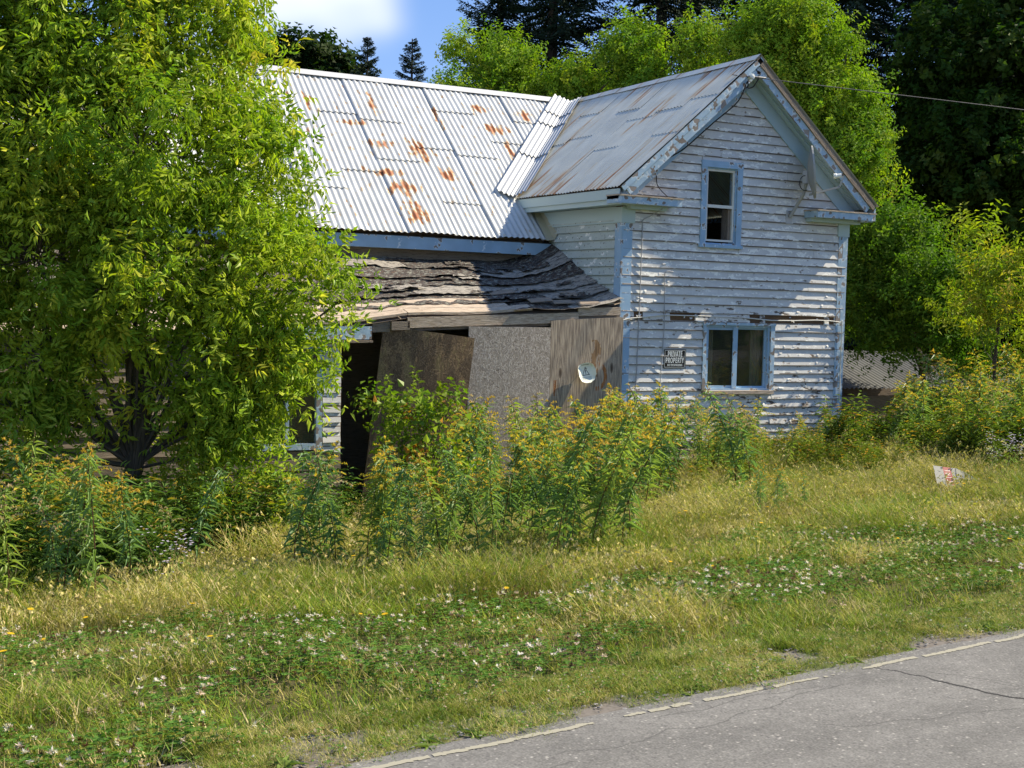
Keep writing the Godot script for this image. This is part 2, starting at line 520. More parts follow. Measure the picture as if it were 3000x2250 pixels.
func make_materials() -> void:
	M.facade = mapped(T.facade, Vector3.ONE, 0.7, false, T.facade_bump, 0.25)
	M.side = mapped(T.side, Vector3(0.6, 0.6, 0.6), 0.75)
	M.trim = mapped(T.trim, Vector3(0.8, 0.8, 0.8), 0.65, true)
	M.trim_rough = mapped(T.trim_rough, Vector3(1.1, 1.1, 1.1), 0.75, true, T.trim_bump, 0.15)
	M.trim_green = mat(Color(0.70, 0.77, 0.76), 0.6)
	M.soffit = mat(Color(0.66, 0.75, 0.79), 0.55)
	M.sheath = mapped(T.wood, Vector3(1, 3, 1), 0.9, false, null, 0.0, Color(0.80, 0.70, 0.60))
	M.wood = mapped(T.wood, Vector3(0.8, 2.2, 1), 0.9, false, T.wood_bump, 0.3)
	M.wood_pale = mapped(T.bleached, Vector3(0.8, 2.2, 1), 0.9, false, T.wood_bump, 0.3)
	M.osb = mapped(T.osb, Vector3.ONE, 0.9, false, T.osb_bump, 0.35)
	M.osb_brown = mapped(T.osb_brown, Vector3.ONE, 0.9, false, T.osb_bump, 0.35)
	M.ply = mapped(T.ply, Vector3.ONE, 0.85)
	M.wing_tin = mapped(T.wing_tin, Vector3.ONE, 0.5)
	M.wing_tin.metallic = 0.1
	M.gable_tin = mapped(T.gable_tin, Vector3.ONE, 0.42)
	M.gable_tin.metallic = 0.1
	M.zinc = mat(Color(0.715, 0.72, 0.715), 0.55, 0.1)
	M.felt = mapped(T.felt, Vector3(0.9, 0.9, 1), 0.9, false, T.felt_bump, 1.2)
	M.felt_tan = mapped(T.felt_tan, Vector3(0.9, 0.9, 1), 0.9, false, T.felt_bump, 0.8)
	M.vinyl = mat(Color(0.84, 0.835, 0.79), 0.5)
	M.glass = mat(Color(0.56, 0.57, 0.48, 0.09), 0.02)
	M.glass.transparency = BaseMaterial3D.TRANSPARENCY_ALPHA
	M.glass.metallic_specular = 0.5
	M.plastic = mat(Color(0.70, 0.70, 0.69), 0.5)
	M.dish = mat(Color(0.62, 0.62, 0.60), 0.55)
	M.steel = mat(Color(0.60, 0.60, 0.59), 0.45, 0.5)
	M.cable_white = mat(Color(0.80, 0.79, 0.75), 0.6)
	M.cable_black = mat(Color(0.09, 0.09, 0.095), 0.6)
	M.cable_grey = mat(Color(0.62, 0.62, 0.62), 0.5)
	M.bark = mapped(T.bark, Vector3(2, 1.5, 1), 0.95)
	M.soil = mapped(T.soil, Vector3(0.5, 0.5, 0.5), 1.0, true)
	M.gravel = mapped(T.gravel, Vector3(0.9, 0.9, 0.9), 1.0, true)
	M.road = mapped(T.road, Vector3.ONE, 0.95, false, T.road_bump, 0.1)
	M.line = mat(Color(0.56, 0.545, 0.48), 0.95)
	M.rust = mat(Color(0.45, 0.27, 0.17), 0.9)
	var back := Color(0.88, 0.95, 0.45)
	M.leaf = leafy(back, 0.6)
	M.needle = leafy(Color(0.2, 0.25, 0.12), 0.7)
	M.grass = leafy(Color(0.75, 0.8, 0.45), 0.65)
	M.flower = leafy(Color(0.5, 0.5, 0.45), 0.8)
	var leafback := Color(0.85, 0.9, 0.4)
	M.rod_leaf = [plain_leafy(Color(0.13, 0.20, 0.055), leafback), plain_leafy(Color(0.18, 0.24, 0.05), leafback), plain_leafy(Color(0.10, 0.175, 0.065), leafback)]
	M.rod_stem = [mat(Color(0.36, 0.30, 0.16), 0.8), mat(Color(0.33, 0.22, 0.14), 0.8)]
	M.rod_plume = [plain_leafy(Color(0.42, 0.28, 0.045), leafback, 0.9), plain_leafy(Color(0.48, 0.36, 0.04), leafback, 0.9), plain_leafy(Color(0.36, 0.27, 0.17), leafback, 0.9)]


# ---------------------------------------------------------------- the setting
func wall_foot(x: float) -> float:
	if x < -4.5: return -0.58
	if x < 1.8: return lerpf(-0.58, -0.02, (x + 4.5) / 6.3)
	if x < 3.7: return lerpf(-0.02, 0.1, (x - 1.8) / 1.9)
	return lerpf(0.1, 0.15, clampf((x - 3.7) / 4.3, 0, 1))


func road_r(x: float, z: float) -> float:      # metres past the edge of the asphalt
	return z + 0.1 * (clampf(x, -40, 40) + 6.0) - 10.2


var hills := noise(201, 0.5, 3)


func gy(x: float, z: float) -> float:
	var f := wall_foot(x)
	var y: float
	if z < 0.0:
		y = lerpf(f, -0.5, minf(1.0, -z / 9.0))
	else:
		var r := road_r(x, z)
		var ze := z - r - 0.4
		y = lerpf(f, 0.73, clampf(z / ze, 0, 1))
		if r > 0.0: y = 0.705
		elif r > -0.4: y = lerpf(0.73, 0.745, (r + 0.4) / 0.4)
	var r2 := road_r(x, z)
	if r2 < -0.5 and z > 0.4:
		y += 0.03 * hills.get_noise_2d(x * 1.3, z * 1.3)
	if r2 > 7.2: y = 0.745 - minf(0.25, (r2 - 7.2) * 0.2)
	return y


func build_setting() -> void:
	# the ground: fine near the house, coarse to the horizon
	var mb := MB.new()
	var xs := []
	var zs := []
	for i in range(-60, 61): xs.append(i * 0.25)
	for i in range(-32, 73): zs.append(i * 0.25)
	for e in [18.0, 24.0, 34.0, 50.0, 80.0, 140.0, 300.0, 700.0]:
		xs.append(e)
		xs.push_front(-e)
		zs.append(e + 4.0)
		zs.push_front(-e + 6.0)
	for z in zs:
		for x in xs:
			mb.v.append(Vector3(x, gy(x, z), z))
			mb.uv.append(Vector2(x, z))
	var w := xs.size()
	for j in zs.size() - 1:
		for i in w - 1:
			var a := j * w + i
			mb.idx.append_array(PackedInt32Array([a, a + 1, a + w, a + 1, a + w + 1, a + w]))
	mb.smooth()
	tag(put(mb, "ground", M.soil), "sloping lawn ground of soil and thatch between the road and the farmhouse", "ground", "", "structure")
	# gravel shoulder and road: strips that follow the slanted edge
	strip("shoulder", -0.30, 0.06, 0.752, 0.758, M.gravel, "narrow band of dark gravel and dirt along the asphalt", "shoulder", 0.05)
	strip("road", 0.0, 7.2, 0.764, 0.80, M.road, "worn grey asphalt country road with cracks", "road", 0.03)
	# what is left of the painted edge line, in torn pieces
	var rg := RandomNumberGenerator.new()
	rg.seed = 9
	var ln := MB.new()
	var x := -24.0
	var nl := noise(215, 1.0, 4)
	while x < 14.0:
		var x1 := x + rg.randf_range(0.012, 0.03)
		var on := nl.get_noise_1d(x * 0.9) + 0.30
		var wd := clampf(on * 0.06, 0.0, 0.015)
		if wd > 0.004 and rg.randf() > 0.10 and nl.get_noise_1d(x * 9.0 + 7.0) < 0.40:
			var c0 := 0.075 + 0.018 * nl.get_noise_1d(x * 2.0 + 20.0)
			var q := []
			for k in 4: q.append(wd * rg.randf_range(0.55, 1.25))
			ln.quad(road_pt(x, c0 + q[0], 0.7672), road_pt(x1, c0 + q[1], 0.7672), road_pt(x1, c0 - q[2], 0.7672), road_pt(x, c0 - q[3], 0.7672))
		x = x1
	# loose stones washed out of the shoulder
	var st := MB.new()
	for f in 8:
		var a := TAU * f / 8
		var b := TAU * (f + 1) / 8
		var pa := Vector3(cos(a) * (0.8 + 0.3 * sin(f * 2.7)), 0, sin(a))
		var pb := Vector3(cos(b) * (0.8 + 0.3 * sin((f + 1) % 8 * 2.7)), 0, sin(b))
		st.tri(pa, Vector3(0.1, 0.55, -0.1), pb)
		st.tri(pa, pb, Vector3(0, -0.4, 0))
	var where := []
	var cols := PackedColorArray()
	for i in 2600:
		var px := rg.randf_range(-9.5, 1.0)
		var p := road_pt(px, rg.randf_range(-0.34, 0.05) + (0.25 * rg.randf() if rg.randf() < 0.08 else 0.0), 0.763)
		var sz := rg.randf_range(0.003, 0.011)
		where.append(Transform3D(Basis(Vector3.UP, rg.randf() * TAU).scaled(Vector3(sz, sz * rg.randf_range(0.5, 1.0), sz * 1.2)), p))
		var g := rg.randf_range(0.08, 0.26)
		cols.append(Color(g, g * 0.95, g * 0.87))
	var stone := mat(Color.WHITE, 0.95)
	stone.vertex_color_use_as_albedo = true
	tag(many("gravel", st.mesh(), stone, where, cols), "loose grey stones along the crumbling asphalt edge", "gravel", "", "stuff")
	tag(put(ln, "edge_line", M.line), "broken cream white line painted along the road edge", "road marking", "", "structure")


func road_pt(x: float, r: float, y: float) -> Vector3:
	return Vector3(x, y, r + 10.2 - 0.1 * (clampf(x, -40, 40) + 6.0))


func strip(called: String, r0: float, r1: float, y0: float, y1: float, m: Material, label: String, cat: String, ragged: float) -> void:
	var mb := MB.new()
	var xs := [-700.0, -300.0, -120.0, -60.0, -40.0, -30.0, -20.0, -14.0]
	for i in 161: xs.append(-12.0 + i * 0.15)
	xs.append_array([16.0, 24.0, 40.0, 60.0, 120.0, 300.0, 700.0])
	var nz := noise(210 + int(r1), 1.2, 4)
	for xx in xs:
		var e := r0 + ragged * (nz.get_noise_1d(xx * 1.5) - 0.2)
		for j in 3:
			var t := j * 0.5
			var r := lerpf(e, r1, t)
			var q := road_pt(xx, r, lerpf(y0, y1, sin(t * PI) if called == "road" else t))
			mb.v.append(q)
			mb.uv.append(Vector2(xx / 4.0 + 2.0, r / 4.0))
	for i in xs.size() - 1:
		for j in 2:
			var a := i * 3 + j
			mb.idx.append_array(PackedInt32Array([a, a + 3, a + 1, a + 1, a + 3, a + 4]))
	mb.smooth()
	tag(put(mb, called, m), label, cat, "", "structure")


# ---------------------------------------------------------------- the farmhouse
const CS := 0.7545
const SN := 0.6564
const WING_Z := -4.58
const WING_LEN := 3.711


func wing_pt(x: float, s: float, lift := 0.0) -> Vector3:
	return Vector3(x, RIDGE - 0.02 - s * SN + lift * CS, WING_Z + s * CS + lift * SN)


func gable_pt(z: float, s: float, lift := 0.0) -> Vector3:
	return Vector3(HW / 2 - s * CS - lift * SN, RIDGE - s * SN + lift * CS, z)


func gable_right_pt(z: float, s: float, lift := 0.0) -> Vector3:
	return Vector3(HW / 2 + s * CS + lift * SN, RIDGE - s * SN + lift * CS, z)


# a corrugated sheet on a roof: at(u, s, lift) gives the surface, from(u) and to(u) where the sheet begins and ends down the slope
func tin(at: Callable, u0: float, u1: float, from: Callable, to: Callable, pitch: float, depth: float, lift: float, flip: bool, rg: RandomNumberGenerator) -> MB:
	var mb := hmb()
	var cols := int((u1 - u0) / pitch * 6.0) + 1
	var jit := rg.randf_range(-0.006, 0.006)
	var rows := 3
	for i in cols + 1:
		var u := u0 + (u1 - u0) * i / cols
		var hgt := sin((u / pitch) * TAU) * depth * 0.5 if depth > 0.0 else 0.0
		var a: float = from.call(u)
		var b: float = maxf(a, to.call(u) + jit)
		for j in rows + 1:
			var t := float(j) / rows
			var s := lerpf(a, b, t)
			var up := lift * t + hgt + 0.004 * sin(u * 3.1 + s * 2.3)
			mb.v.append(mb.p(at.call(u, s, up)))
			mb.uv.append(Vector2((u + 8.0) / 12.0, s / 4.0))
	for i in cols:
		for j in rows:
			var a := i * (rows + 1) + j
			var b := a + rows + 1
			if flip: mb.idx.append_array(PackedInt32Array([a, b, a + 1, a + 1, b, b + 1]))
			else: mb.idx.append_array(PackedInt32Array([a, a + 1, b, b, a + 1, b + 1]))
	mb.smooth()
	return mb


# one lapped board: along a..b on a wall, y is its lower edge; at(along, y, out) places it
func lap(at: Callable, a: float, b: float, y: float, e: float, rg: RandomNumberGenerator, uvf: Callable, loose := 0.003) -> MB:
	var mb := hmb()
	var butt := Vector2(0.985, 0.5)        # dark spot of the texture: shade under the board put into its colour
	var k := maxi(1, int((b - a) / 0.35))
	var outs := []
	var ys := []
	var tilt := rg.randf_range(-0.003, 0.003)
	for i in k + 1:
		outs.append(0.029 + rg.randf_range(-loose, loose))
		ys.append(y + rg.randf_range(-0.0025, 0.0025) + tilt * (float(i) / k - 0.5))
	var top := y + e + 0.01
	for i in k:
		var p := a + (b - a) * i / k
		var q := a + (b - a) * (i + 1) / k
		var o0: float = outs[i]
		var o1: float = outs[i + 1]
		var y0: float = ys[i]
		var y1: float = ys[i + 1]
		mb.quad(at.call(p, y0, o0), at.call(q, y1, o1), at.call(q, top, 0.006), at.call(p, top, 0.006), uvf.call(p, y0), uvf.call(q, y1), uvf.call(q, top), uvf.call(p, top))
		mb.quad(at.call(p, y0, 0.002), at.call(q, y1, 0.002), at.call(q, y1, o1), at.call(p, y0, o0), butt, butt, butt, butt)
	mb.quad(at.call(a, ys[0], 0.002), at.call(a, ys[0], outs[0]), at.call(a, top, 0.006), at.call(a, top, 0.0), uvf.call(a, y), uvf.call(a, y), uvf.call(a, top), uvf.call(a, top))
	mb.quad(at.call(b, ys[k], outs[k]), at.call(b, ys[k], 0.002), at.call(b, top, 0.0), at.call(b, top, 0.006), uvf.call(b, y), uvf.call(b, y), uvf.call(b, top), uvf.call(b, top))
	return mb


func roof_y(x: float) -> float:
	return RIDGE - PITCH * absf(x - HW / 2)


func build_house() -> void:
	var house := thing("farmhouse", "abandoned wooden farmhouse with peeling white clapboards, blue trim and rusty tin roof", "house")
	build_front(house)
	build_side(house)
	build_roofs(house)
	build_trim(house)
	build_windows(house)
	build_porch(house)


func minus(segs: Array, a: float, b: float) -> Array:
	var out := []
	for s in segs:
		if b <= s[0] or a >= s[1]:
			out.append(s)
			continue
		if a > s[0] + 0.02: out.append([s[0], a])
		if b < s[1] - 0.02: out.append([b, s[1]])
	return out


func build_front(house: Node3D) -> void:
	var rg := RandomNumberGenerator.new()
	rg.seed = 301
	var wall := hmb()
	var rows := []
	var e := 0.115
	for r in range(-3, 47):
		var y := r * e
		var half := (RIDGE - 0.10 - y - e) / PITCH
		var a := maxf(0.0, HW / 2 - half)
		var b := minf(HW, HW / 2 + half)
		if b - a < 0.1: continue
		var segs := [[a, b]]
		if y + e > 2.96 and y < 4.07: segs = minus(segs, 1.2, 1.83)
		if y + e > 1.02 and y < 1.94: segs = minus(segs, 1.305, 2.47)
		for s in segs:
			wall.box(Vector3(s[0], y, -0.1), Vector3(s[1], y + e, 0.0), Vector2(rg.randf(), rg.randf()))
		rows.append([y, segs])
	var front := put(wall, "front_wall", M.sheath, house)
	var at := func(p: float, y: float, o: float): return Vector3(p, y, o)
	var uvf := func(p: float, y: float): return Vector2(p / 4.0, 1.0 - y / 6.0)
	for q in rows:
		var y: float = q[0]
		var segs: Array = []
		for s in q[1]:
			segs.append([s[0] + 0.002, s[1] - 0.002])
		if absf(y - 1.955) < 0.06:        # the torn course above the lower window
			for gap in [[0.2, 0.34], [0.76, 1.16], [2.06, 2.24], [2.32, 3.36], [3.44, 3.54]]:
				segs = minus(segs, gap[0], gap[1])
		for part in [[4.085, 1.2, 1.83, 2.875, 2.945], [1.955, 1.305, 2.47, 0.92, 0.995]]:
			if y < part[0] and y + e > part[0] + 0.01: put(lap(at, part[1], part[2], part[0], y + e - part[0], rg, uvf), "clapboard", M.facade, front)
			if absf(y - part[3]) < 0.01: put(lap(at, part[1], part[2], y, part[4] - y - 0.008, rg, uvf), "clapboard", M.facade, front)
		for s in segs:
			# break long runs into boards
			var cuts := [s[0]]
			var pos: float = s[0]
			while s[1] - pos > 1.5:
				pos += rg.randf_range(0.7, 1.6)
				if s[1] - pos > 0.4: cuts.append(pos)
			cuts.append(s[1])
			for i in cuts.size() - 1:
				var loose := 0.003 if y > 0.9 else 0.006
				put(lap(at, cuts[i] + 0.0015, cuts[i + 1] - 0.0015, y, e, rg, uvf, loose), "clapboard", M.facade, front)
	# curled scabs of old paint still hanging on the lower boards
	var flakes := hmb()
	for i in 520:
		var y := floorf(pow(rg.randf(), 1.6) * 26.0) * e + e * 0.9
		if rg.randf() < 0.25: y = (26 + rg.randi() % 12) * e + e * 0.9
		var x := rg.randf_range(0.18, 3.5)
		if absf(x - HW / 2) > (RIDGE - 0.35 - y) / PITCH: continue
		if y > 0.98 and y < 1.98 and x > 1.2 and x < 2.55: continue
		if y > 2.9 and y < 4.12 and x > 1.1 and x < 1.93: continue
		if y > 1.3 and y < 1.65 and x > 0.6 and x < 1.1: continue
		var w := rg.randf_range(0.015, 0.07)
		var hh := rg.randf_range(0.012, 0.04)
		var yy := y - rg.randf() * 0.06
		var base := 0.029 - 0.022 * (fposmod(yy, e) / e)
		var o := base + rg.randf_range(0.006, 0.02)
		var sk := rg.randf_range(-0.015, 0.015)
		var a := Vector3(x, yy, base + 0.001)
		var b := Vector3(x + w, yy + sk * 0.4, base + 0.001)
		flakes.quad(Vector3(x + sk, yy - hh, o), Vector3(x + w * 0.8 + sk, yy - hh * rg.randf_range(0.6, 1.2), o * 0.8), b, a, uvf.call(x, yy), uvf.call(x + w, yy), uvf.call(x + w, yy + 0.02), uvf.call(x, yy + 0.02))
	var fl := put(flakes, "paint_flakes", M.facade, front)
	fl.set_meta("kind", "stuff")


func build_side(house: Node3D) -> void:
	var rg := RandomNumberGenerator.new()
	rg.seed = 311
	# shell of the gable block: side walls, back wall, floors
	var wall := hmb()
	wall.box(Vector3(0.0, -0.5, -6.5), Vector3(0.1, 3.5, -0.1))
	var side := put(wall, "side_wall", M.sheath, house)
	var at := func(p: float, y: float, o: float): return Vector3(-o, y, p)
	var uvf := func(p: float, y: float): return Vector2(p, y)
	for r in range(14, 29):
		put(lap(at, -2.2, -0.145, r * 0.115, 0.115, rg, uvf, 0.002), "clapboard", M.side, side)
	var far := hmb()
	far.box(Vector3(HW - 0.1, -0.5, -6.5), Vector3(HW, 3.5, -0.1))
	put(far, "far_wall", M.sheath, house)
	var back := hmb()
	back.box(Vector3(0.1, -0.5, -6.6), Vector3(HW - 0.1, 3.5, -6.5))
	for i in 14:
		var y := 3.5 + i * 0.13
		var half := (RIDGE - 0.2 - y - 0.13) / PITCH
		back.box(Vector3(HW / 2 - half, y, -6.6), Vector3(HW / 2 + half, y + 0.13, -6.5))
	put(back, "back_wall", M.sheath, house)
	var fl := hmb()
	fl.box(Vector3(0.1, 0.2, -6.5), Vector3(HW - 0.1, 0.3, -0.1))
	fl.box(Vector3(0.1, 2.25, -6.5), Vector3(HW - 0.1, 2.4, -0.1))
	put(fl, "floor", M.wood, house)
	# wing: front wall under the eave, left end, back
	var ww := hmb()
	ww.box(Vector3(-8.0, -0.7, -2.1), Vector3(0.0, 3.0, -2.0))
	ww.box(Vector3(-8.0, -0.7, -7.2), Vector3(-7.9, 3.0, -2.1))
	ww.box(Vector3(-7.9, -0.7, -7.2), Vector3(0.0, 3.0, -7.1))
	for i in 18:
		var y := 3.0 + i * 0.135
		var half := (RIDGE - 0.2 - y - 0.135) / PITCH
		ww.box(Vector3(-8.0, y, WING_Z - half), Vector3(-7.9, y + 0.135, WING_Z + half))
	var wing := put(ww, "wing_wall", M.wood, house)
	var atw := func(p: float, y: float, o: float): return Vector3(p, y, -2.0 + o)
	for r in range(20, 26):
		var x := -8.0
		while x < -0.05:
			var x1 := minf(-0.03, x + rg.randf_range(1.2, 2.4))
			if rg.randf() < 0.75: put(lap(atw, x, x1 - 0.003, r * 0.115, 0.115, rg, uvf, 0.006), "clapboard", M.wood, wing)
			x = x1


func build_roofs(house: Node3D) -> void:
	var rg := RandomNumberGenerator.new()
	rg.seed = 321
	var zero := func(_u): return 0.0
	var rect := func(s): return func(_u): return s
	# wing
	var wing_end := func(x): return WING_LEN if x < -0.02 else maxf(0.0, 1.3255 * (HW / 2 - x)) + 0.04
	var deck := tin(func(u, s, l): return wing_pt(u, s, l - 0.035), -8.1, HW / 2, zero, func(x): return wing_end.call(x) - 0.03, 0.6, 0.0, 0.0, false, rg)
	var wing := put(deck, "wing_roof", M.sheath, house)
	var cuts := [[1.25, 2.6], [1.75], [0.95, 2.4], [1.5, 3.0], [1.15, 2.55], [1.9], [0.86, 2.3], [1.6, 2.75], [0.92, 2.3], [1.05, 2.0], [1.62, 2.9], [0.62, 1.75], [1.3, 3.1], [0.7, 2.2], [0.9], [0.8], [0.6], [0.7]]
	var col := 0
	var x := -8.12
	while x < HW / 2 - 0.05:
		var x1 := minf(x + 0.66, HW / 2 - 0.03)
		var c: Array = cuts[col % cuts.size()].duplicate()
		c.push_front(0.02)
		c.append(99.0)
		for i in c.size() - 1:
			var a: float = c[i]
			var b: float = c[i + 1]
			var lowest: float = wing_end.call(x)
			if a > lowest: continue
			var fr := func(u): return minf(a, wing_end.call(u))
			var to := func(u): return minf(b + 0.09, wing_end.call(u)) if b < 50.0 else wing_end.call(u)
			var odd := 0.012 * (col % 2)
			var raised := func(u, s, l): return wing_pt(u, s, l + odd)
			put(tin(raised, x - 0.02, x1 + 0.03, fr, to, 0.088, 0.021, 0.014, false, rg), "roof_sheet", M.wing_tin, wing)
		col += 1
		x = x1
	var wb := tin(func(u, s, l): return Vector3(u, RIDGE - 0.02 - s * SN + l * CS, WING_Z - s * CS - l * SN), -8.1, HW / 2, zero, rect.call(3.7), 0.083, 0.0, 0.0, true, rg)
	put(wb, "roof_sheet", M.wing_tin, wing)
	var cx := -8.1
	while cx < 1.5:
		var cx1 := minf(cx + rg.randf_range(1.3, 2.1), 1.62)
		put(ridge_cap(Vector3(cx, RIDGE + 0.018 + rg.randf() * 0.006, WING_Z), Vector3(cx1 + 0.03, RIDGE + 0.022, WING_Z), Vector3(0, -SN, CS), Vector3(0, -SN, -CS)), "ridge_cap", M.zinc, wing)
		cx = cx1
	# gable, left slope
	var gl := 2.793
	var g_end := func(z): return gl if z > -2.52 else maxf(0.0, (z - WING_Z) / CS) + 0.03
	var gdeck := tin(func(u, s, l): return gable_pt(u, s, l - 0.035), WING_Z, OVER, zero, func(z): return g_end.call(z) - 0.02, 0.6, 0.0, 0.0, true, rg)
	var gable := put(gdeck, "gable_roof", M.sheath, house)
	var gcuts := [[0.75, 1.55], [0.9], [1.0, 1.7], [0.7], [1.25], [0.55, 1.35], [1.0], [0.6]]
	col = 0
	var z := OVER + 0.03
	while z > WING_Z + 0.05:
		var z0 := maxf(z - 0.64, WING_Z + 0.02)
		var c: Array = gcuts[col % gcuts.size()].duplicate()
		c.push_front(0.02)
		c.append(99.0)
		for i in c.size() - 1:
			var a: float = c[i]
			var b: float = c[i + 1]
			if a > g_end.call(z): continue
			var fr := func(u): return minf(a, g_end.call(u))
			var to := func(u): return minf(b + 0.09, g_end.call(u)) if b < 50.0 else g_end.call(u) + 0.02
			put(tin(gable_pt, z0 - 0.015, z, fr, to, 0.076, 0.020, 0.006 + 0.004 * (col % 2), true, rg), "roof_sheet", M.gable_tin, gable)
		col += 1
		z = z0
	# gable, right slope and the part behind the wing
	z = OVER + 0.03
	while z > -6.7:
		put(tin(gable_right_pt, z - 0.66, z, zero, rect.call(gl + 0.02), 0.064, 0.013, 0.012, false, rg), "roof_sheet", M.gable_tin, gable)
		z -= 0.64
	var bk := tin(func(u, s, l): return gable_pt(u, s, l - 0.02), -6.7, WING_Z, zero, rect.call(gl), 0.6, 0.0, 0.0, true, rg)
	put(bk, "roof_sheet", M.gable_tin, gable)
	z = OVER + 0.03
	while z > -6.0:
		var z1 := z - rg.randf_range(1.2, 1.9)
		put(ridge_cap(Vector3(HW / 2, RIDGE + 0.02, z1 - 0.03), Vector3(HW / 2, RIDGE + 0.024 + rg.randf() * 0.006, z), Vector3(CS, -SN, 0), Vector3(-CS, -SN, 0)), "ridge_cap", M.gable_tin, gable)
		z = z1
	# the corrugated strip laid over the valley
	var va := Vector3(-EAVE_X - 0.06, 0, 0)
	va = Vector3(-EAVE_X - 0.05, RIDGE - PITCH * (HW / 2 + EAVE_X + 0.05), WING_Z + HW / 2 + EAVE_X + 0.05)
	var vb := Vector3(HW / 2 - 0.02, RIDGE + 0.0, WING_Z + 0.02)
	var vd := (vb - va)
	var vl := vd.length()
	vd = vd / vl
	var nw := Vector3(0, CS, SN)
	var ng := Vector3(-SN, CS, 0)
	var sw := nw.cross(vd).normalized()
	if sw.x > 0: sw = -sw
	var sg := ng.cross(vd).normalized()
	if sg.dot(sw) > 0: sg = -sg
	var vcuts := [0.0, 1.25, 2.35, 2.75, vl - 0.24]
	for i in 4:
		var mb := hmb()
		var cols := 56
		for k in cols + 1:
			var t := lerpf(-0.31, 0.26, float(k) / cols)
			for j in 4:
				var s := lerpf(vcuts[i], vcuts[i + 1] + 0.1, j / 3.0)
				var soft := sqrt(t * t + 0.0064)
				var q: Vector3 = va + vd * s + (sw if t < 0 else sg) * absf(t)
				var nn := (nw * (0.5 - t * 3.0) + ng * (0.5 + t * 3.0)).normalized() if absf(t) < 0.166 else (nw if t < 0 else ng)
				q += nn * (0.030 + 0.30 * (soft - absf(t)) + 0.013 * sin(t / 0.08 * TAU) + 0.02 * (1.0 - j / 3.0))
				q += vd * (0.02 * sin(t * 9.0 + i) if j == 0 or j == 3 else 0.0)
				mb.v.append(mb.p(q))
				mb.uv.append(Vector2(t, s))
		for k in cols:
			for j in 3:
				var a := k * 4 + j
				mb.idx.append_array(PackedInt32Array([a, a + 1, a + 4, a + 4, a + 1, a + 5]))
		mb.smooth()
		put(mb, "valley_sheet", M.zinc, wing)
	# bent flashing where the wing roof runs into the side wall
	var fs := hmb()
	for i in 6:
		var s0 := lerpf(2.75, WING_LEN + 0.03, i / 6.0)
		var s1 := lerpf(2.75, WING_LEN + 0.03, (i + 1) / 6.0)
		var w0 := 0.09 + 0.06 * i / 6.0
		var w1 := 0.09 + 0.06 * (i + 1) / 6.0
		fs.quad(wing_pt(-w0, s0, 0.03), wing_pt(-w1, s1, 0.03), wing_pt(-0.03, s1, 0.05), wing_pt(-0.03, s0, 0.05))
		fs.quad(wing_pt(-0.03, s0, 0.05), wing_pt(-0.03, s1, 0.05), wing_pt(-0.024, s1, 0.17), wing_pt(-0.024, s0, 0.15))
	put(fs, "flashing", mat(Color(0.70, 0.68, 0.58), 0.6, 0.1), wing)


func ridge_cap(a: Vector3, b: Vector3, d1: Vector3, d2: Vector3) -> MB:
	var mb := hmb()
	var w := 0.135
	mb.quad(a, b, b + d1 * w, a + d1 * w, Vector2(0.1, 0.1), Vector2(0.2, 0.1), Vector2(0.2, 0.14), Vector2(0.1, 0.14))
	mb.quad(b, a, a + d2 * w, b + d2 * w, Vector2(0.2, 0.1), Vector2(0.1, 0.1), Vector2(0.1, 0.14), Vector2(0.2, 0.14))
	return mb


func board(called: String, a: Vector3, b: Vector3, w: Vector3, t: Vector3, m: Material, parent: Node) -> MeshInstance3D:
	var mb := hmb()
	mb.bar(a, b, w, t, Vector2(a.x * 1.7 + a.z, a.y * 2.3))
	return put(mb, called, m, parent)


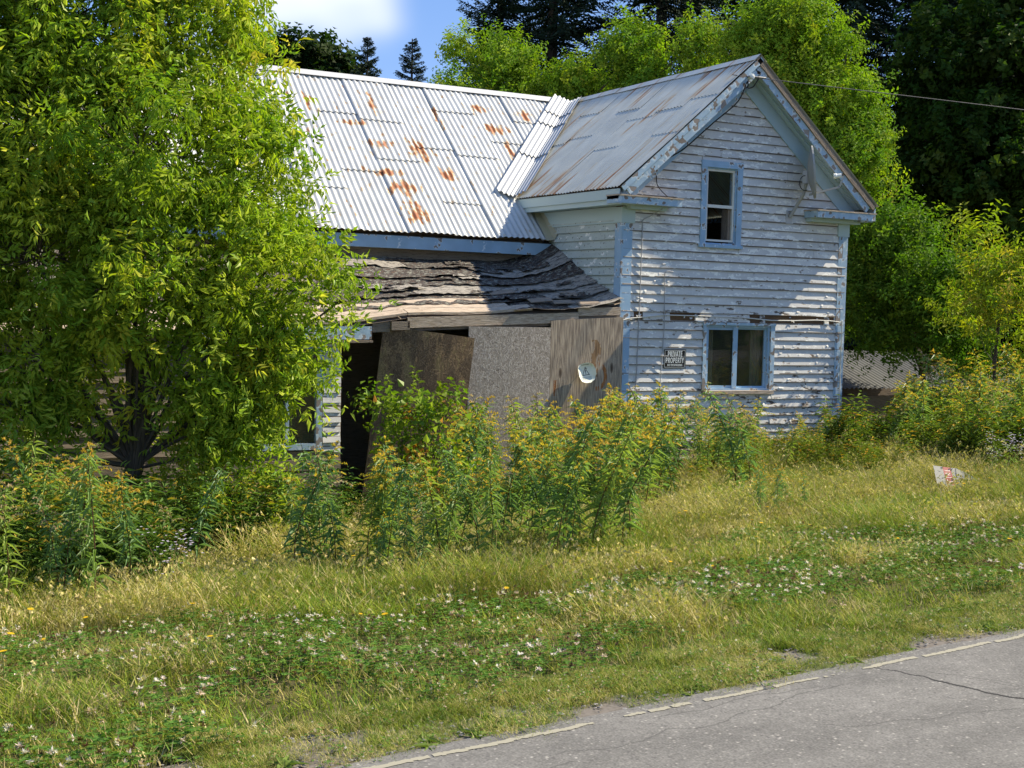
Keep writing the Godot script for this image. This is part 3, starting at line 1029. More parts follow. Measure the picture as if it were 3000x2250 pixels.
func build_trim(house: Node3D) -> void:
	# corner boards with their caps
	for q in [[0.0, 1.0], [HW, -1.0]]:
		var x: float = q[0]
		var d: float = q[1]
		var mb := hmb()
		mb.box(Vector3(minf(x - 0.024 * d, x + 0.136 * d), -0.45, 0.0), Vector3(maxf(x - 0.024 * d, x + 0.136 * d), 3.2, 0.028))
		mb.box(Vector3(minf(x - 0.024 * d, x), -0.45, -0.14), Vector3(maxf(x - 0.024 * d, x), 3.2, 0.0))
		var cb := put(mb, "corner_board", M.trim if d > 0 else M.trim_rough, house)
		var cap := hmb()
		cap.box(Vector3(minf(x - 0.036 * d, x + 0.165 * d), 3.2, 0.0), Vector3(maxf(x - 0.036 * d, x + 0.165 * d), 3.40, 0.04))
		cap.box(Vector3(minf(x - 0.036 * d, x), 3.2, -0.15), Vector3(maxf(x - 0.036 * d, x), 3.40, 0.0))
		put(cap, "cap", M.trim_green, cb)
	# left eave: fascia in two steps, soffit, frieze
	var ev := hmb()
	ev.box(Vector3(-EAVE_X, 3.475, -2.55), Vector3(-EAVE_X + 0.02, 3.60, OVER - 0.002))
	ev.box(Vector3(-EAVE_X + 0.02, 3.41, -2.45), Vector3(-EAVE_X + 0.045, 3.53, OVER - 0.004))
	var fascia := put(ev, "eave_fascia", M.trim_green, house)
	board("soffit", Vector3(-0.12, 3.425, -2.4), Vector3(-0.12, 3.425, OVER - 0.03), Vector3(0.112, 0, 0), Vector3(0, 0.009, 0), M.trim_green, fascia)
	board("frieze_board", Vector3(-0.014, 3.305, -2.4), Vector3(-0.014, 3.305, -0.153), Vector3(0, 0.105, 0), Vector3(0.012, 0, 0), M.trim_green, fascia)
	# right eave
	var er := hmb()
	er.box(Vector3(HW + EAVE_X - 0.02, 3.44, -6.6), Vector3(HW + EAVE_X, 3.60, OVER - 0.002))
	er.box(Vector3(HW + 0.02, 3.41, -6.6), Vector3(HW + EAVE_X - 0.022, 3.43, OVER - 0.03))
	put(er, "eave_fascia", M.trim_rough, house)
	# eave returns: little shelves that carry the eave round onto the front
	for q in [[-EAVE_X, 0.70], [2.93, HW + EAVE_X]]:
		var mb := hmb()
		mb.box(Vector3(q[0], 3.425, 0.02), Vector3(q[1], 3.515, OVER))
		var rt := put(mb, "eave_return", M.trim_rough, house)
		var top := hmb()
		top.box(Vector3(q[0] - 0.01, 3.515, 0.015), Vector3(q[1] + 0.012, 3.533, OVER + 0.014))
		put(top, "top_board", M.wood_pale, rt)
		var bed := hmb()
		bed.box(Vector3(maxf(q[0], 0.0 if q[0] < 0 else q[0]) + 0.03, 3.375, 0.02), Vector3(q[1] - 0.12, 3.425, 0.14))
		put(bed, "bed_moulding", M.trim_green, rt)
	# raking boards on both slopes: fascia, moulding, soffit and frieze
	for d in [-1.0, 1.0]:
		var down := Vector3(CS * d, -SN, 0)
		var nrm := Vector3(SN * d, CS, 0)
		var apex := Vector3(HW / 2, RIDGE, 0)
		var foot := apex + down * 2.775
		var m: Material = M.trim if d < 0 else M.trim_rough
		var rk := board("rake_board", apex + Vector3(0, 0, OVER - 0.013) - nrm * 0.105 + down * 0.0, foot + Vector3(0, 0, OVER - 0.013) - nrm * 0.105 - down * 0.05, nrm * 0.075, Vector3(0, 0, 0.013), M.trim_rough, house)
		board("moulding", apex + Vector3(0, 0, OVER + 0.012) - nrm * 0.052, foot + Vector3(0, 0, OVER + 0.012) - nrm * 0.052, nrm * 0.034, Vector3(0, 0, 0.012), M.trim_rough if d < 0 else M.wood, rk)
		board("soffit", apex + Vector3(0, 0, OVER * 0.5) - nrm * 0.115 + down * 0.1, foot + Vector3(0, 0, OVER * 0.5) - nrm * 0.115 - down * 0.05, nrm * 0.008, Vector3(0, 0, OVER * 0.5 - 0.028), M.soffit, rk)
		board("soffit_batten", apex + Vector3(0, 0, 0.10) - nrm * 0.136 + down * 0.2, foot + Vector3(0, 0, 0.10) - nrm * 0.136 - down * 0.08, nrm * 0.013, Vector3(0, 0, 0.045), M.soffit, rk)
		board("frieze_board", apex + Vector3(0, 0, 0.032) - nrm * 0.225 + down * 0.18, foot + Vector3(0, 0, 0.032) - nrm * 0.225 - down * 0.06, nrm * 0.10, Vector3(0, 0, 0.012), M.trim if d < 0 else M.soffit, rk)
	# wing eave
	var we := hmb()
	we.box(Vector3(-8.05, 2.80, -1.84), Vector3(-0.03, 2.965, -1.815))
	var wf := put(we, "wing_fascia", M.trim, house)
	var ws := hmb()
	ws.box(Vector3(-8.05, 2.80, -2.0), Vector3(-0.03, 2.815, -1.84))
	put(ws, "soffit", M.trim_green, wf)


func frame4(mb: MB, x0: float, x1: float, y0: float, y1: float, w: float, z0: float, z1: float) -> void:
	mb.box(Vector3(x0, y0, z0), Vector3(x0 + w, y1, z1))
	mb.box(Vector3(x1 - w, y0, z0), Vector3(x1, y1, z1))
	mb.box(Vector3(x0 + w, y1 - w, z0), Vector3(x1 - w, y1, z1 - 0.001))
	mb.box(Vector3(x0 + w, y0, z0), Vector3(x1 - w, y0 + w, z1 - 0.001))


func build_windows(house: Node3D) -> void:
	# upper window, double hung, its lower half open
	var up := Node3D.new()
	up.name = "upper_window"
	house.add_child(up, true)
	up.set_meta("label", "tall gable window in blue casing, reflecting above and open below")
	var c := hmb()
	c.box(Vector3(1.185, 2.99, 0.0), Vector3(1.27, 4.0, 0.042))
	c.box(Vector3(1.765, 2.99, 0.0), Vector3(1.85, 4.0, 0.042))
	c.box(Vector3(1.18, 4.0, 0.0), Vector3(1.855, 4.085, 0.046))
	c.box(Vector3(1.16, 2.945, 0.0), Vector3(1.87, 2.99, 0.06))
	put(c, "casing", M.trim, up)
	var inn := hmb()
	frame4(inn, 1.27, 1.765, 2.99, 4.0, 0.02, -0.1, 0.012)
	put(inn, "inner_frame", M.trim, up)
	var vf := hmb()
	frame4(vf, 1.29, 1.745, 3.03, 3.98, 0.026, -0.03, 0.0)
	vf.box(Vector3(1.316, 3.475, -0.028), Vector3(1.719, 3.515, 0.004))
	put(vf, "sash", M.vinyl, up)
	var gl := hmb()
	gl.quad(Vector3(1.316, 3.515, -0.015), Vector3(1.719, 3.515, -0.015), Vector3(1.719, 3.954, -0.015), Vector3(1.316, 3.954, -0.015))
	put(gl, "pane", M.glass, up)
	var jb := hmb()
	jb.box(Vector3(1.68, 3.056, -0.18), Vector3(1.719, 3.47, -0.035))
	put(jb, "jamb", M.wood, up)
	# lower window, two sliding lights
	var lo := Node3D.new()
	lo.name = "lower_window"
	house.add_child(lo, true)
	lo.set_meta("label", "wide sliding window in peeling blue casing with two panes")
	c = hmb()
	c.box(Vector3(1.29, 1.04, 0.0), Vector3(1.34, 1.92, 0.04))
	c.box(Vector3(2.415, 1.04, 0.0), Vector3(2.485, 1.92, 0.04))
	put(c, "casing", M.trim_rough, lo)
	c = hmb()
	c.box(Vector3(1.285, 1.92, 0.0), Vector3(2.49, 1.955, 0.05))
	put(c, "head", M.trim_rough, lo)
	c = hmb()
	c.box(Vector3(1.31, 0.995, 0.0), Vector3(2.47, 1.04, 0.075))
	put(c, "sill", M.wood_pale, lo)
	c = hmb()
	frame4(c, 1.34, 2.415, 1.04, 1.92, 0.03, -0.09, 0.01)
	put(c, "inner_frame", M.trim, lo)
	c = hmb()
	frame4(c, 1.37, 1.86, 1.07, 1.89, 0.035, -0.03, -0.005)
	c.box(Vector3(1.80, 1.07, -0.005), Vector3(1.875, 1.89, 0.012))
	put(c, "sash", M.trim, lo)
	c = hmb()
	frame4(c, 1.875, 2.385, 1.07, 1.89, 0.025, -0.06, -0.032)
	put(c, "sash", M.trim, lo)
	gl = hmb()
	gl.quad(Vector3(1.405, 1.105, -0.018), Vector3(1.80, 1.105, -0.018), Vector3(1.80, 1.855, -0.018), Vector3(1.405, 1.855, -0.018))
	put(gl, "pane", M.glass, lo)
	gl = hmb()
	gl.quad(Vector3(1.90, 1.095, -0.046), Vector3(2.36, 1.095, -0.046), Vector3(2.36, 1.865, -0.046), Vector3(1.90, 1.865, -0.046))
	put(gl, "pane", M.glass, lo)
	var cu := hmb()
	for i in 6:
		var x := 2.22 + i * 0.03
		cu.quad(Vector3(x, 1.0, -0.16 + 0.015 * (i % 2)), Vector3(x + 0.03, 1.0, -0.16 + 0.015 * ((i + 1) % 2)), Vector3(x + 0.03, 1.95, -0.16 + 0.015 * ((i + 1) % 2)), Vector3(x, 1.95, -0.16 + 0.015 * (i % 2)))
	for i in 4:
		var x := 1.47 + i * 0.03
		cu.quad(Vector3(x, 1.0, -0.16 + 0.015 * (i % 2)), Vector3(x + 0.03, 1.0, -0.16 + 0.015 * ((i + 1) % 2)), Vector3(x + 0.03, 1.95, -0.16 + 0.015 * ((i + 1) % 2)), Vector3(x, 1.95, -0.16 + 0.015 * (i % 2)))
	put(cu, "curtain", mat(Color(0.30, 0.29, 0.22), 0.9), lo)


# ---------------------------------------------------------------- the porch along the wing
func porch_y(x: float, t: float) -> float:
	var f: float
	if x > -3.0: f = lerpf(1.95, 2.12, (x + 3.0) / 3.0)
	elif x > -5.0: f = lerpf(1.72, 1.95, (x + 5.0) / 2.0)
	else: f = lerpf(1.66, 1.72, clampf((x + 8.0) / 3.0, 0, 1))
	var y := lerpf(2.66, f, t)
	if x > -0.95: y += 0.36 * pow((x + 0.95) / 0.95, 2.0) * (1.0 - 0.72 * t)
	y += -0.05 * sin(t * PI) * (0.6 + 0.4 * sin(x * 1.3)) + 0.012 * sin(x * 4.1 + t * 7.0)
	return y


func porch_pt(x: float, t: float, lift := 0.0) -> Vector3:
	return Vector3(x, porch_y(x, t) + lift, lerpf(-1.99, 0.055, t))


func felt_strip(x0: float, x1: float, t0: float, t1: float, lift: float, sd: int) -> MB:
	var mb := hmb()
	var nz := noise(400 + sd, 3.0, 4)
	var k := maxi(4, int((x1 - x0) / 0.07))
	for i in k + 1:
		var u := float(i) / k
		var ea := 0.05 * nz.get_noise_1d(sd * 9.0 + 3.0)
		for j in 5:
			var t := lerpf(t0, t1, j / 4.0)
			var x := lerpf(x0, x1, u)
			if i == 0: x += 0.10 * nz.get_noise_1d(t * 9.0 + sd)
			if i == k and x1 < -0.05: x += 0.12 * nz.get_noise_1d(t * 9.0 + sd + 50)
			if j == 4: t += 0.028 * nz.get_noise_1d(x * 2.2 + sd * 13.0) + ea * 0.2
			var up := lift + (0.022 + 0.02 * nz.get_noise_1d(x * 1.1 + sd)) * pow(j / 4.0, 3.0) + 0.012 * nz.get_noise_2d(x * 0.8, t * 2.0 + sd)
			mb.v.append(mb.p(porch_pt(x, minf(t, 1.03), up)))
			mb.uv.append(Vector2(x, t * 2.2))
	for i in k:
		for j in 4:
			var a := i * 5 + j
			mb.idx.append_array(PackedInt32Array([a, a + 1, a + 5, a + 5, a + 1, a + 6]))
	mb.smooth()
	return mb


func build_porch(house: Node3D) -> void:
	var rg := RandomNumberGenerator.new()
	rg.seed = 401
	var deck := hmb()
	for i in 32:
		var x0 := -8.0 + i * 0.25
		for j in 4:
			var t0 := j * 0.25
			deck.quad(porch_pt(x0, t0, -0.05), porch_pt(x0, t0 + 0.25, -0.05), porch_pt(x0 + 0.25 if i < 31 else -0.03, t0 + 0.25, -0.05), porch_pt(x0 + 0.25 if i < 31 else -0.03, t0, -0.05))
	var roof := put(deck, "porch_roof", M.wood, house)
	var breaks := [[-8.0, -4.6, -2.3, -0.02], [-8.0, -5.2, -3.1, -1.35, -0.02], [-8.0, -3.9, -1.9, -0.02], [-8.0, -4.4, -2.6, -1.1, -0.02], [-8.0, -5.0, -1.75, -0.9, -0.02], [-1.55, -0.75, -0.02]]
	for k in 6:
		var b: Array = breaks[k]
		for i in b.size() - 1:
			var tan_ := (b[i] as float) > -1.4 or (k == 0 and i == 1) or (k == 3 and i == 2)
			put(felt_strip(b[i], b[i + 1] + (0.06 if i < b.size() - 2 else 0.0), k / 6.0, (k + 1) / 6.0 + 0.035, 0.012 * (6 - k) * 0.3 + 0.004 * i, k * 10 + i), "roofing_strip", M.felt_tan if tan_ else M.felt, roof)
	# bare boards where the felt has gone
	for q in [[-8.0, -1.62, 0.80], [-6.0, -1.45, 0.885], [-8.0, -1.3, 0.965]]:
		var x: float = q[0]
		while x < q[1] - 0.1:
			var x1 := minf(q[1], x + rg.randf_range(1.4, 2.6))
			var mb := hmb()
			var k := maxi(2, int((x1 - x) / 0.3))
			var t0: float = q[2] - 0.036
			var t1: float = q[2] + 0.036
			var off := Vector2(rg.randf(), rg.randf())
			for i in k:
				var a := lerpf(x, x1 - 0.01, float(i) / k)
				var c := lerpf(x, x1 - 0.01, float(i + 1) / k)
				mb.quad(porch_pt(a, t1, 0.02), porch_pt(c, t1, 0.02), porch_pt(c, t0, 0.022), porch_pt(a, t0, 0.022), off + Vector2(a, 0), off + Vector2(c, 0), off + Vector2(c, 0.15), off + Vector2(a, 0.15))
				mb.quad(porch_pt(a, t1, -0.01), porch_pt(c, t1, -0.01), porch_pt(c, t1, 0.02), porch_pt(a, t1, 0.02), off + Vector2(a, 0.2), off + Vector2(c, 0.2), off + Vector2(c, 0.23), off + Vector2(a, 0.23))
			put(mb, "roof_board", M.wood_pale, roof)
			x = x1
	# torn scraps of felt lifting all over
	for i in 34:
		var x0 := rg.randf_range(-4.2, -0.35)
		var t0 := rg.randf_range(0.05, 0.9)
		var wd := rg.randf_range(0.12, 0.5)
		var dp := rg.randf_range(0.03, 0.11)
		var turn := rg.randf_range(-0.25, 0.25)
		var sc := hmb()
		var nz := noise(480 + i, 2.0, 3)
		for a in 7:
			for b in 4:
				var u := a / 6.0 - 0.5
				var w := b / 3.0 - 0.5
				var edge := 1.0 + 0.5 * nz.get_noise_2d(u * 3.0, w * 3.0)
				var px := x0 + (u * wd + w * turn * 0.3) * edge
				var pt := clampf(t0 + (w * dp + u * turn * 0.06) * edge, 0.0, 1.01)
				sc.v.append(sc.p(porch_pt(px, pt, 0.045 + 0.05 * maxf(0.0, nz.get_noise_2d(u * 2.0 + 9.0, w * 2.0)) + 0.02 * w)))
				sc.uv.append(Vector2(px * 1.3 + i, pt * 2.4))
		for a in 6:
			for b in 3:
				var k := a * 4 + b
				sc.idx.append_array(PackedInt32Array([k, k + 1, k + 4, k + 4, k + 1, k + 5]))
		sc.smooth()
		put(sc, "felt_scrap", M.felt if rg.randf() < 0.65 else (M.felt_tan if rg.randf() < 0.6 else M.wood), roof)
	# loose shingles slipped down near the corner
	for q in [[-1.25, 0.90, 0.1], [-0.95, 0.93, -0.05], [-0.62, 0.95, 0.06], [-1.6, 0.70, 0.2]]:
		var p0 := porch_pt(q[0], q[1], 0.045)
		board("shingle", p0, p0 + Vector3(0.30, 0.02 + q[2] * 0.1, q[2] * 0.3), Vector3(0, -0.02, 0.06), Vector3(0, 0.004, 0.001), M.wood, roof)
	# header boards over the boarded-up front
	var frame := hmb()
	frame.bar(Vector3(-3.4, 1.80, 0.0), Vector3(-0.02, 1.97, 0.0), Vector3(0, 0.06, 0), Vector3(0, 0, 0.03))
	var pf := put(frame, "porch_front", M.wood, house)
	board("header", Vector3(-2.98, 1.862, 0.062), Vector3(-0.66, 1.975, 0.062), Vector3(0, 0.062, 0), Vector3(0, 0, 0.016), M.wood_pale, pf)  # paler wood than the frame: sunlight on the plank put into its colour
	board("header", Vector3(-0.655, 2.04, 0.048), Vector3(-0.03, 2.07, 0.048), Vector3(0, 0.05, 0), Vector3(0, 0, 0.012), M.wood_pale, pf)
	board("batten", Vector3(-0.62, 2.135, 0.03), Vector3(-0.12, 2.165, 0.03), Vector3(0, 0.009, 0), Vector3(0, 0, 0.03), M.wood_pale, pf)
	board("batten", Vector3(-3.18, 1.82, 0.06), Vector3(-2.95, 1.83, 0.06), Vector3(0, 0.05, 0), Vector3(0, 0, 0.018), M.wood, pf)
	# the part of the porch that still has its wall
	var shell := hmb()
	shell.box(Vector3(-8.0, -0.75, -0.06), Vector3(-4.83, 1.68, -0.02))
	shell.box(Vector3(-4.83, -0.75, -0.06), Vector3(-3.76, 0.36, -0.02))
	shell.box(Vector3(-3.99, 0.36, -0.06), Vector3(-3.76, 1.62, -0.02))
	shell.box(Vector3(-8.0, -0.75, -1.99), Vector3(-7.95, 1.68, -0.06))
	shell.box(Vector3(-7.95, -0.8, -1.99), Vector3(-0.05, -0.62, -0.07))
	var pw := put(shell, "porch_wall", M.wood, house)
	var at := func(p: float, y: float, o: float): return Vector3(p, y, -0.02 + o)
	var uvf := func(p: float, y: float): return Vector2(p * 0.7, y * 0.9)
	for r in range(3, 14):
		var y := r * 0.115
		var x := -8.0
		while x < -4.85:
			var x1 := minf(-4.835, x + rg.randf_range(0.9, 2.0))
			put(lap(at, x, x1 - 0.003, y, 0.115, rg, uvf, 0.006), "clapboard", M.wood, pw)
			x = x1
		put(lap(at, -3.985, -3.77, y, 0.115, rg, func(p, yy): return Vector2(p / 4.0 + 1.2, 0.8 - yy / 6.0), 0.008), "clapboard", M.facade, pw)
	for y in [-0.62, -0.42, -0.2, 0.02, 0.2]:
		board("plank", Vector3(-8.0, y, 0.004), Vector3(-3.77, y + rg.randf_range(-0.01, 0.01), 0.006), Vector3(0, 0.085 if y < 0.1 else 0.06, 0), Vector3(0, 0, 0.016), M.wood if y > -0.1 else M.wood, pw)
	board("header", Vector3(-5.4, 1.70, 0.03), Vector3(-3.42, 1.735, 0.03), Vector3(0, 0.075, 0), Vector3(0, 0, 0.03), M.trim_rough, pw)
	board("ledge", Vector3(-5.4, 1.605, 0.05), Vector3(-3.42, 1.635, 0.05), Vector3(0, 0.013, 0), Vector3(0, 0, 0.05), M.wood, pw)
	var pwn := Node3D.new()
	pwn.name = "porch_window"
	house.add_child(pwn, true)
	var fr := hmb()
	frame4(fr, -4.82, -4.0, 0.38, 1.61, 0.07, -0.05, 0.02)
	fr.box(Vector3(-4.43, 0.45, -0.04), Vector3(-4.39, 1.54, 0.012))
	put(fr, "casing", M.trim_rough, pwn)
	for x in [[-4.75, -4.43], [-4.39, -4.07]]:
		var g := hmb()
		g.quad(Vector3(x[0], 0.45, -0.02), Vector3(x[1], 0.45, -0.02), Vector3(x[1], 1.54, -0.02), Vector3(x[0], 1.54, -0.02))
		put(g, "pane", M.glass, pwn)
	# boards set up against the open bays
	panel("plywood_sheet", "knotty grey plywood sheet with brown stains beside the blue corner board", -1.06, -0.005, 1.94, 1.985, -0.32, 0.080, M.ply, 0.0)
	panel("strand_board", "pale grey upright strand board between the plywood and the leaning dark board", -2.19, -1.065, 1.84, 1.835, -0.45, 0.082, M.osb, 0.008)
	var o := thing("strand_board", "dark brown strand board leaning askew beside the black porch opening", "board", Vector3(-2.99, -0.50, 0.12))
	var mb := MB.new()
	slab(mb, -0.565, 0.565, 2.31, 2.31, 0.0, 0.012, 0.02)
	put(mb, "sheet", M.osb_brown, o)
	o.basis = Basis(Vector3.UP, deg_to_rad(-8)) * Basis(Vector3.RIGHT, deg_to_rad(-2.0)) * Basis(Vector3.BACK, deg_to_rad(-7.0))


func slab(mb: MB, x0: float, x1: float, yl: float, yr: float, y0: float, th: float, bow: float) -> void:
	var nx := 8
	var ny := 10
	for side in 2:
		var base := mb.v.size()
		for i in nx + 1:
			for j in ny + 1:
				var u := float(i) / nx
				var t := float(j) / ny
				var x := lerpf(x0, x1, u)
				var y := lerpf(y0, lerpf(yl, yr, u), t)
				mb.v.append(mb.p(Vector3(x, y, (th if side == 0 else 0.0) + bow * sin(u * PI) * (0.4 + t))))
				mb.uv.append(Vector2(u, 1.0 - t))
		for i in nx:
			for j in ny:
				var a := base + i * (ny + 1) + j
				var b := a + ny + 1
				mb.idx.append_array(PackedInt32Array([a, a + 1, b, b, a + 1, b + 1] if side == 0 else [a, b, a + 1, b, b + 1, a + 1]))
	# rim
	var m := (nx + 1) * (ny + 1)
	var ring := []
	for i in nx + 1: ring.append(i * (ny + 1))
	for j in range(1, ny + 1): ring.append(nx * (ny + 1) + j)
	for i in range(nx - 1, -1, -1): ring.append(i * (ny + 1) + ny)
	for j in range(ny - 1, -1, -1): ring.append(j)
	for k in ring.size() - 1:
		mb.idx.append_array(PackedInt32Array([ring[k], ring[k + 1], ring[k] + m, ring[k + 1], ring[k + 1] + m, ring[k] + m]))


func panel(called: String, label: String, x0: float, x1: float, yl: float, yr: float, y0: float, z: float, m: Material, bow: float) -> void:
	var c := (x0 + x1) / 2
	var o := thing(called, label, "board", Vector3(c, y0 - SAG * c, z))
	var mb := MB.new()
	slab(mb, x0 - c, x1 - c, yl - y0, yr - y0, 0.0, 0.014, bow)
	put(mb, "sheet", m, o)


# ---------------------------------------------------------------- small things on and around the house
func hp(x: float, y: float, z: float) -> Vector3:
	return Vector3(x, y - SAG * x, z)


func lettering(text: String, at: Vector3, w: float, h: float, m: Material, parent: Node) -> void:
	var f := SystemFont.new()
	f.font_names = PackedStringArray(["Droid Sans"])
	f.font_weight = 700
	var t := TextMesh.new()
	t.font = f
	t.text = text
	t.font_size = 48
	t.pixel_size = 0.01
	t.depth = 0.01
	var b := t.get_aabb()
	var o := put(t, "lettering", m, parent)
	var sx := w / b.size.x
	var sy := h / b.size.y
	o.transform = Transform3D(Basis.from_scale(Vector3(sx, sy, 0.1)), at - Vector3((b.position.x + b.size.x / 2) * sx, (b.position.y + b.size.y / 2) * sy, 0))


func cable(called: String, label: String, pts: Array, r: float, m: Material, group := "") -> MeshInstance3D:
	var c := Curve3D.new()
	for p in pts: c.add_point(p)
	for i in range(1, pts.size() - 1):
		var d: Vector3 = (pts[i + 1] - pts[i - 1]) / 6.0
		c.set_point_in(i, -d)
		c.set_point_out(i, d)
	c.bake_interval = 0.06
	var mb := MB.new()
	mb.tube(Array(c.tessellate(4, 3.0)), r, r, 6)
	mb.smooth()
	var o := put(mb, called, m)
	tag(o, label, "cable", group)
	return o


func build_fixtures() -> void:
	var white := mat(Color(0.88, 0.89, 0.86), 0.6)
	var black := mat(Color(0.06, 0.06, 0.07), 0.45)
	# private property sign
	var s := thing("notice_sign", "black sign with white lettering reading private property on the clapboards", "sign", hp(0.85, 1.462, 0.024))
	s.rotation.z = -0.008
	var mb := MB.new()
	mb.box(Vector3(-0.174, -0.125, 0), Vector3(0.174, 0.125, 0.004))
	put(mb, "plate", black, s)
	mb = MB.new()
	for q in [[-0.162, -0.113, 0.162, -0.109], [-0.162, 0.109, 0.162, 0.113], [-0.162, -0.109, -0.158, 0.109], [0.158, -0.109, 0.162, 0.109]]:
		mb.box(Vector3(q[0], q[1], 0.004), Vector3(q[2], q[3], 0.0052))
	put(mb, "border", white, s)
	lettering("PRIVATE", Vector3(0.0, 0.064, 0.0048), 0.228, 0.072, white, s)
	lettering("PROPERTY", Vector3(0.0, -0.019, 0.0048), 0.288, 0.072, white, s)
	lettering("NO TRESPASSING", Vector3(0.0, -0.082, 0.0048), 0.234, 0.028, white, s)
	# curled paper notice on the plywood
	var im := Image.create(128, 128, false, Image.FORMAT_RGB8)
	im.fill(Color(0.86, 0.87, 0.80))
	var ink := Color(0.13, 0.14, 0.14)
	for i in 52:
		for k in 4:
			im.set_pixel(64 - i / 2 + k, 28 + i, ink)
			im.set_pixel(64 + i / 2 - k, 28 + i, ink)
	im.fill_rect(Rect2i(38, 78, 53, 4), ink)
	im.fill_rect(Rect2i(62, 46, 5, 19), ink)
	im.fill_rect(Rect2i(62, 69, 5, 5), ink)
	for y in [92, 98, 104]: im.fill_rect(Rect2i(28, y, 72, 2), Color(0.5, 0.52, 0.5))
	im.fill_rect(Rect2i(34, 10, 56, 5), Color(0.4, 0.42, 0.38))
	var n := thing("paper_notice", "curled white paper notice with a warning triangle on the plywood", "notice", hp(-0.57, 1.285, 0.096))
	mb = MB.new()
	for i in 9:
		for j in 9:
			var u := i / 4.0 - 1.0
			var t := j / 4.0 - 1.0
			var r := maxf(absf(u), absf(t))
			var cut := 1.0 - 0.28 * maxf(0.0, absf(u) + absf(t) - 1.25)
			var curl := 0.05 * pow(r, 3.0) if u * t > -0.4 else 0.03 * r
			mb.v.append(Vector3(u * 0.125 * cut, t * 0.125 * cut, 0.035 - 0.02 * t + curl))
			mb.uv.append(Vector2(0.5 + u * 0.5, 0.5 - t * 0.5))
	for i in 8:
		for j in 8:
			var a := i * 9 + j
			mb.idx.append_array(PackedInt32Array([a, a + 1, a + 9, a + 9, a + 1, a + 10]))
	mb.smooth()
	var sheet := put(mb, "sheet", mapped(tex(im), Vector3.ONE, 0.8), n)
	sheet.rotation.z = 0.12
	mb = MB.new()
	mb.tube([Vector3(0.005, 0.05, -0.01), Vector3(0.005, 0.055, 0.05)], 0.005, 0.005, 6)
	put(mb, "nail", M.rust, n)
	# satellite dish, seen edge-on
	var d := thing("satellite_dish", "grey satellite dish on a bent arm bracketed to the gable", "satellite dish", hp(2.66, 3.42, 0.02))
	mb = MB.new()
	mb.box(Vector3(-0.05, -0.09, 0.0), Vector3(0.05, 0.09, 0.012))
	mb.tube([Vector3(0.0, 0.05, 0.0), Vector3(-0.01, 0.06, 0.04)], 0.03, 0.03, 8)
	put(mb, "bracket", M.plastic, d)
	mb = MB.new()
	mb.tube([Vector3(0.0, 0.0, 0.03), Vector3(0.04, 0.16, 0.12), Vector3(0.06, 0.30, 0.22), Vector3(0.06, 0.44, 0.27)], 0.024, 0.024, 10)
	put(mb, "mast", M.dish, d)
	var face := Vector3(0.80, 0.10, 0.60).normalized()
	mb = MB.new()
	var ctr := Vector3(0.08, 0.59, 0.31)
	var su := face.cross(Vector3.UP).normalized()
	var uu := su.cross(face)
	var prof := []
	for i in 8:
		var r := i / 7.0
		prof.append([r, r * r * 0.075])
	for q in prof:
		for k in 28:
			var a := TAU * k / 28
			mb.v.append(ctr + face * (q[1] - 0.03) + su * cos(a) * q[0] * 0.30 + uu * sin(a) * q[0] * 0.35)
			mb.uv.append(Vector2.ZERO)
	for i in 7:
		for k in 28:
			var a := i * 28 + k
			var b := i * 28 + (k + 1) % 28
			mb.idx.append_array(PackedInt32Array([a, b, a + 28, b, b + 28, a + 28]))
	mb.smooth()
	put(mb, "reflector", M.dish, d)
	mb = MB.new()
	for k in 28:
		var a := TAU * k / 28
		var b := TAU * (k + 1) / 28
		var p0 := ctr + face * 0.045 + su * cos(a) * 0.30 + uu * sin(a) * 0.35
		var p1 := ctr + face * 0.045 + su * cos(b) * 0.30 + uu * sin(b) * 0.35
		mb.bar(p0, p1, face * 0.011, (p0 - ctr).normalized() * 0.006)
	put(mb, "rim", M.dish, d)
	mb = MB.new()
	mb.box(ctr - Vector3(0.07, 0.15, 0.06), ctr + Vector3(-0.005, 0.02, 0.03))
	put(mb, "back_bracket", M.plastic, d)
	mb = MB.new()
	var foot := ctr + Vector3(0.0, -0.30, 0.0)
	var elbow := foot + face * 0.40 + Vector3(0, 0.07, 0)
	mb.bar(foot, elbow, Vector3(0, 0.014, 0), face.cross(Vector3.UP) * 0.012)
	mb.bar(elbow, elbow + face * 0.05 + Vector3(0, 0.14, 0), face * 0.012, face.cross(Vector3.UP) * 0.012)
	var arm := put(mb, "feed_arm", M.dish, d)
	mb = MB.new()
	var lp := elbow + face * 0.02 + Vector3(0, 0.15, 0)
	mb.lathe(lp, -face, [[0.0, 0.0], [0.028, 0.0], [0.028, 0.06], [0.036, 0.07], [0.036, 0.10], [0.0, 0.10]], 12)
	put(mb, "receiver", white, arm)
	mb = MB.new()
	var loop := []
	for i in 12:
		var a := i / 11.0 * 3.6
		loop.append(ctr + Vector3(-0.10 - 0.09 * sin(a), -0.05 - 0.10 * (1.0 - cos(a)), 0.03))
	mb.tube(loop, 0.006, 0.006, 6)
	put(mb, "lead", M.cable_black, d)
	# grey junction box with its conduits
	var j := thing("junction_box", "small grey utility box with conduits on the lower clapboards", "utility box", hp(0.45, 0.82, 0.02))
	mb = MB.new()
	mb.box(Vector3(-0.085, -0.065, 0.0), Vector3(0.085, 0.065, 0.10))
	put(mb, "body", M.plastic, j)
	mb = MB.new()
	mb.box(Vector3(-0.09, -0.07, 0.10), Vector3(0.09, 0.07, 0.112))
	put(mb, "lid", mat(Color(0.74, 0.74, 0.73), 0.45), j)
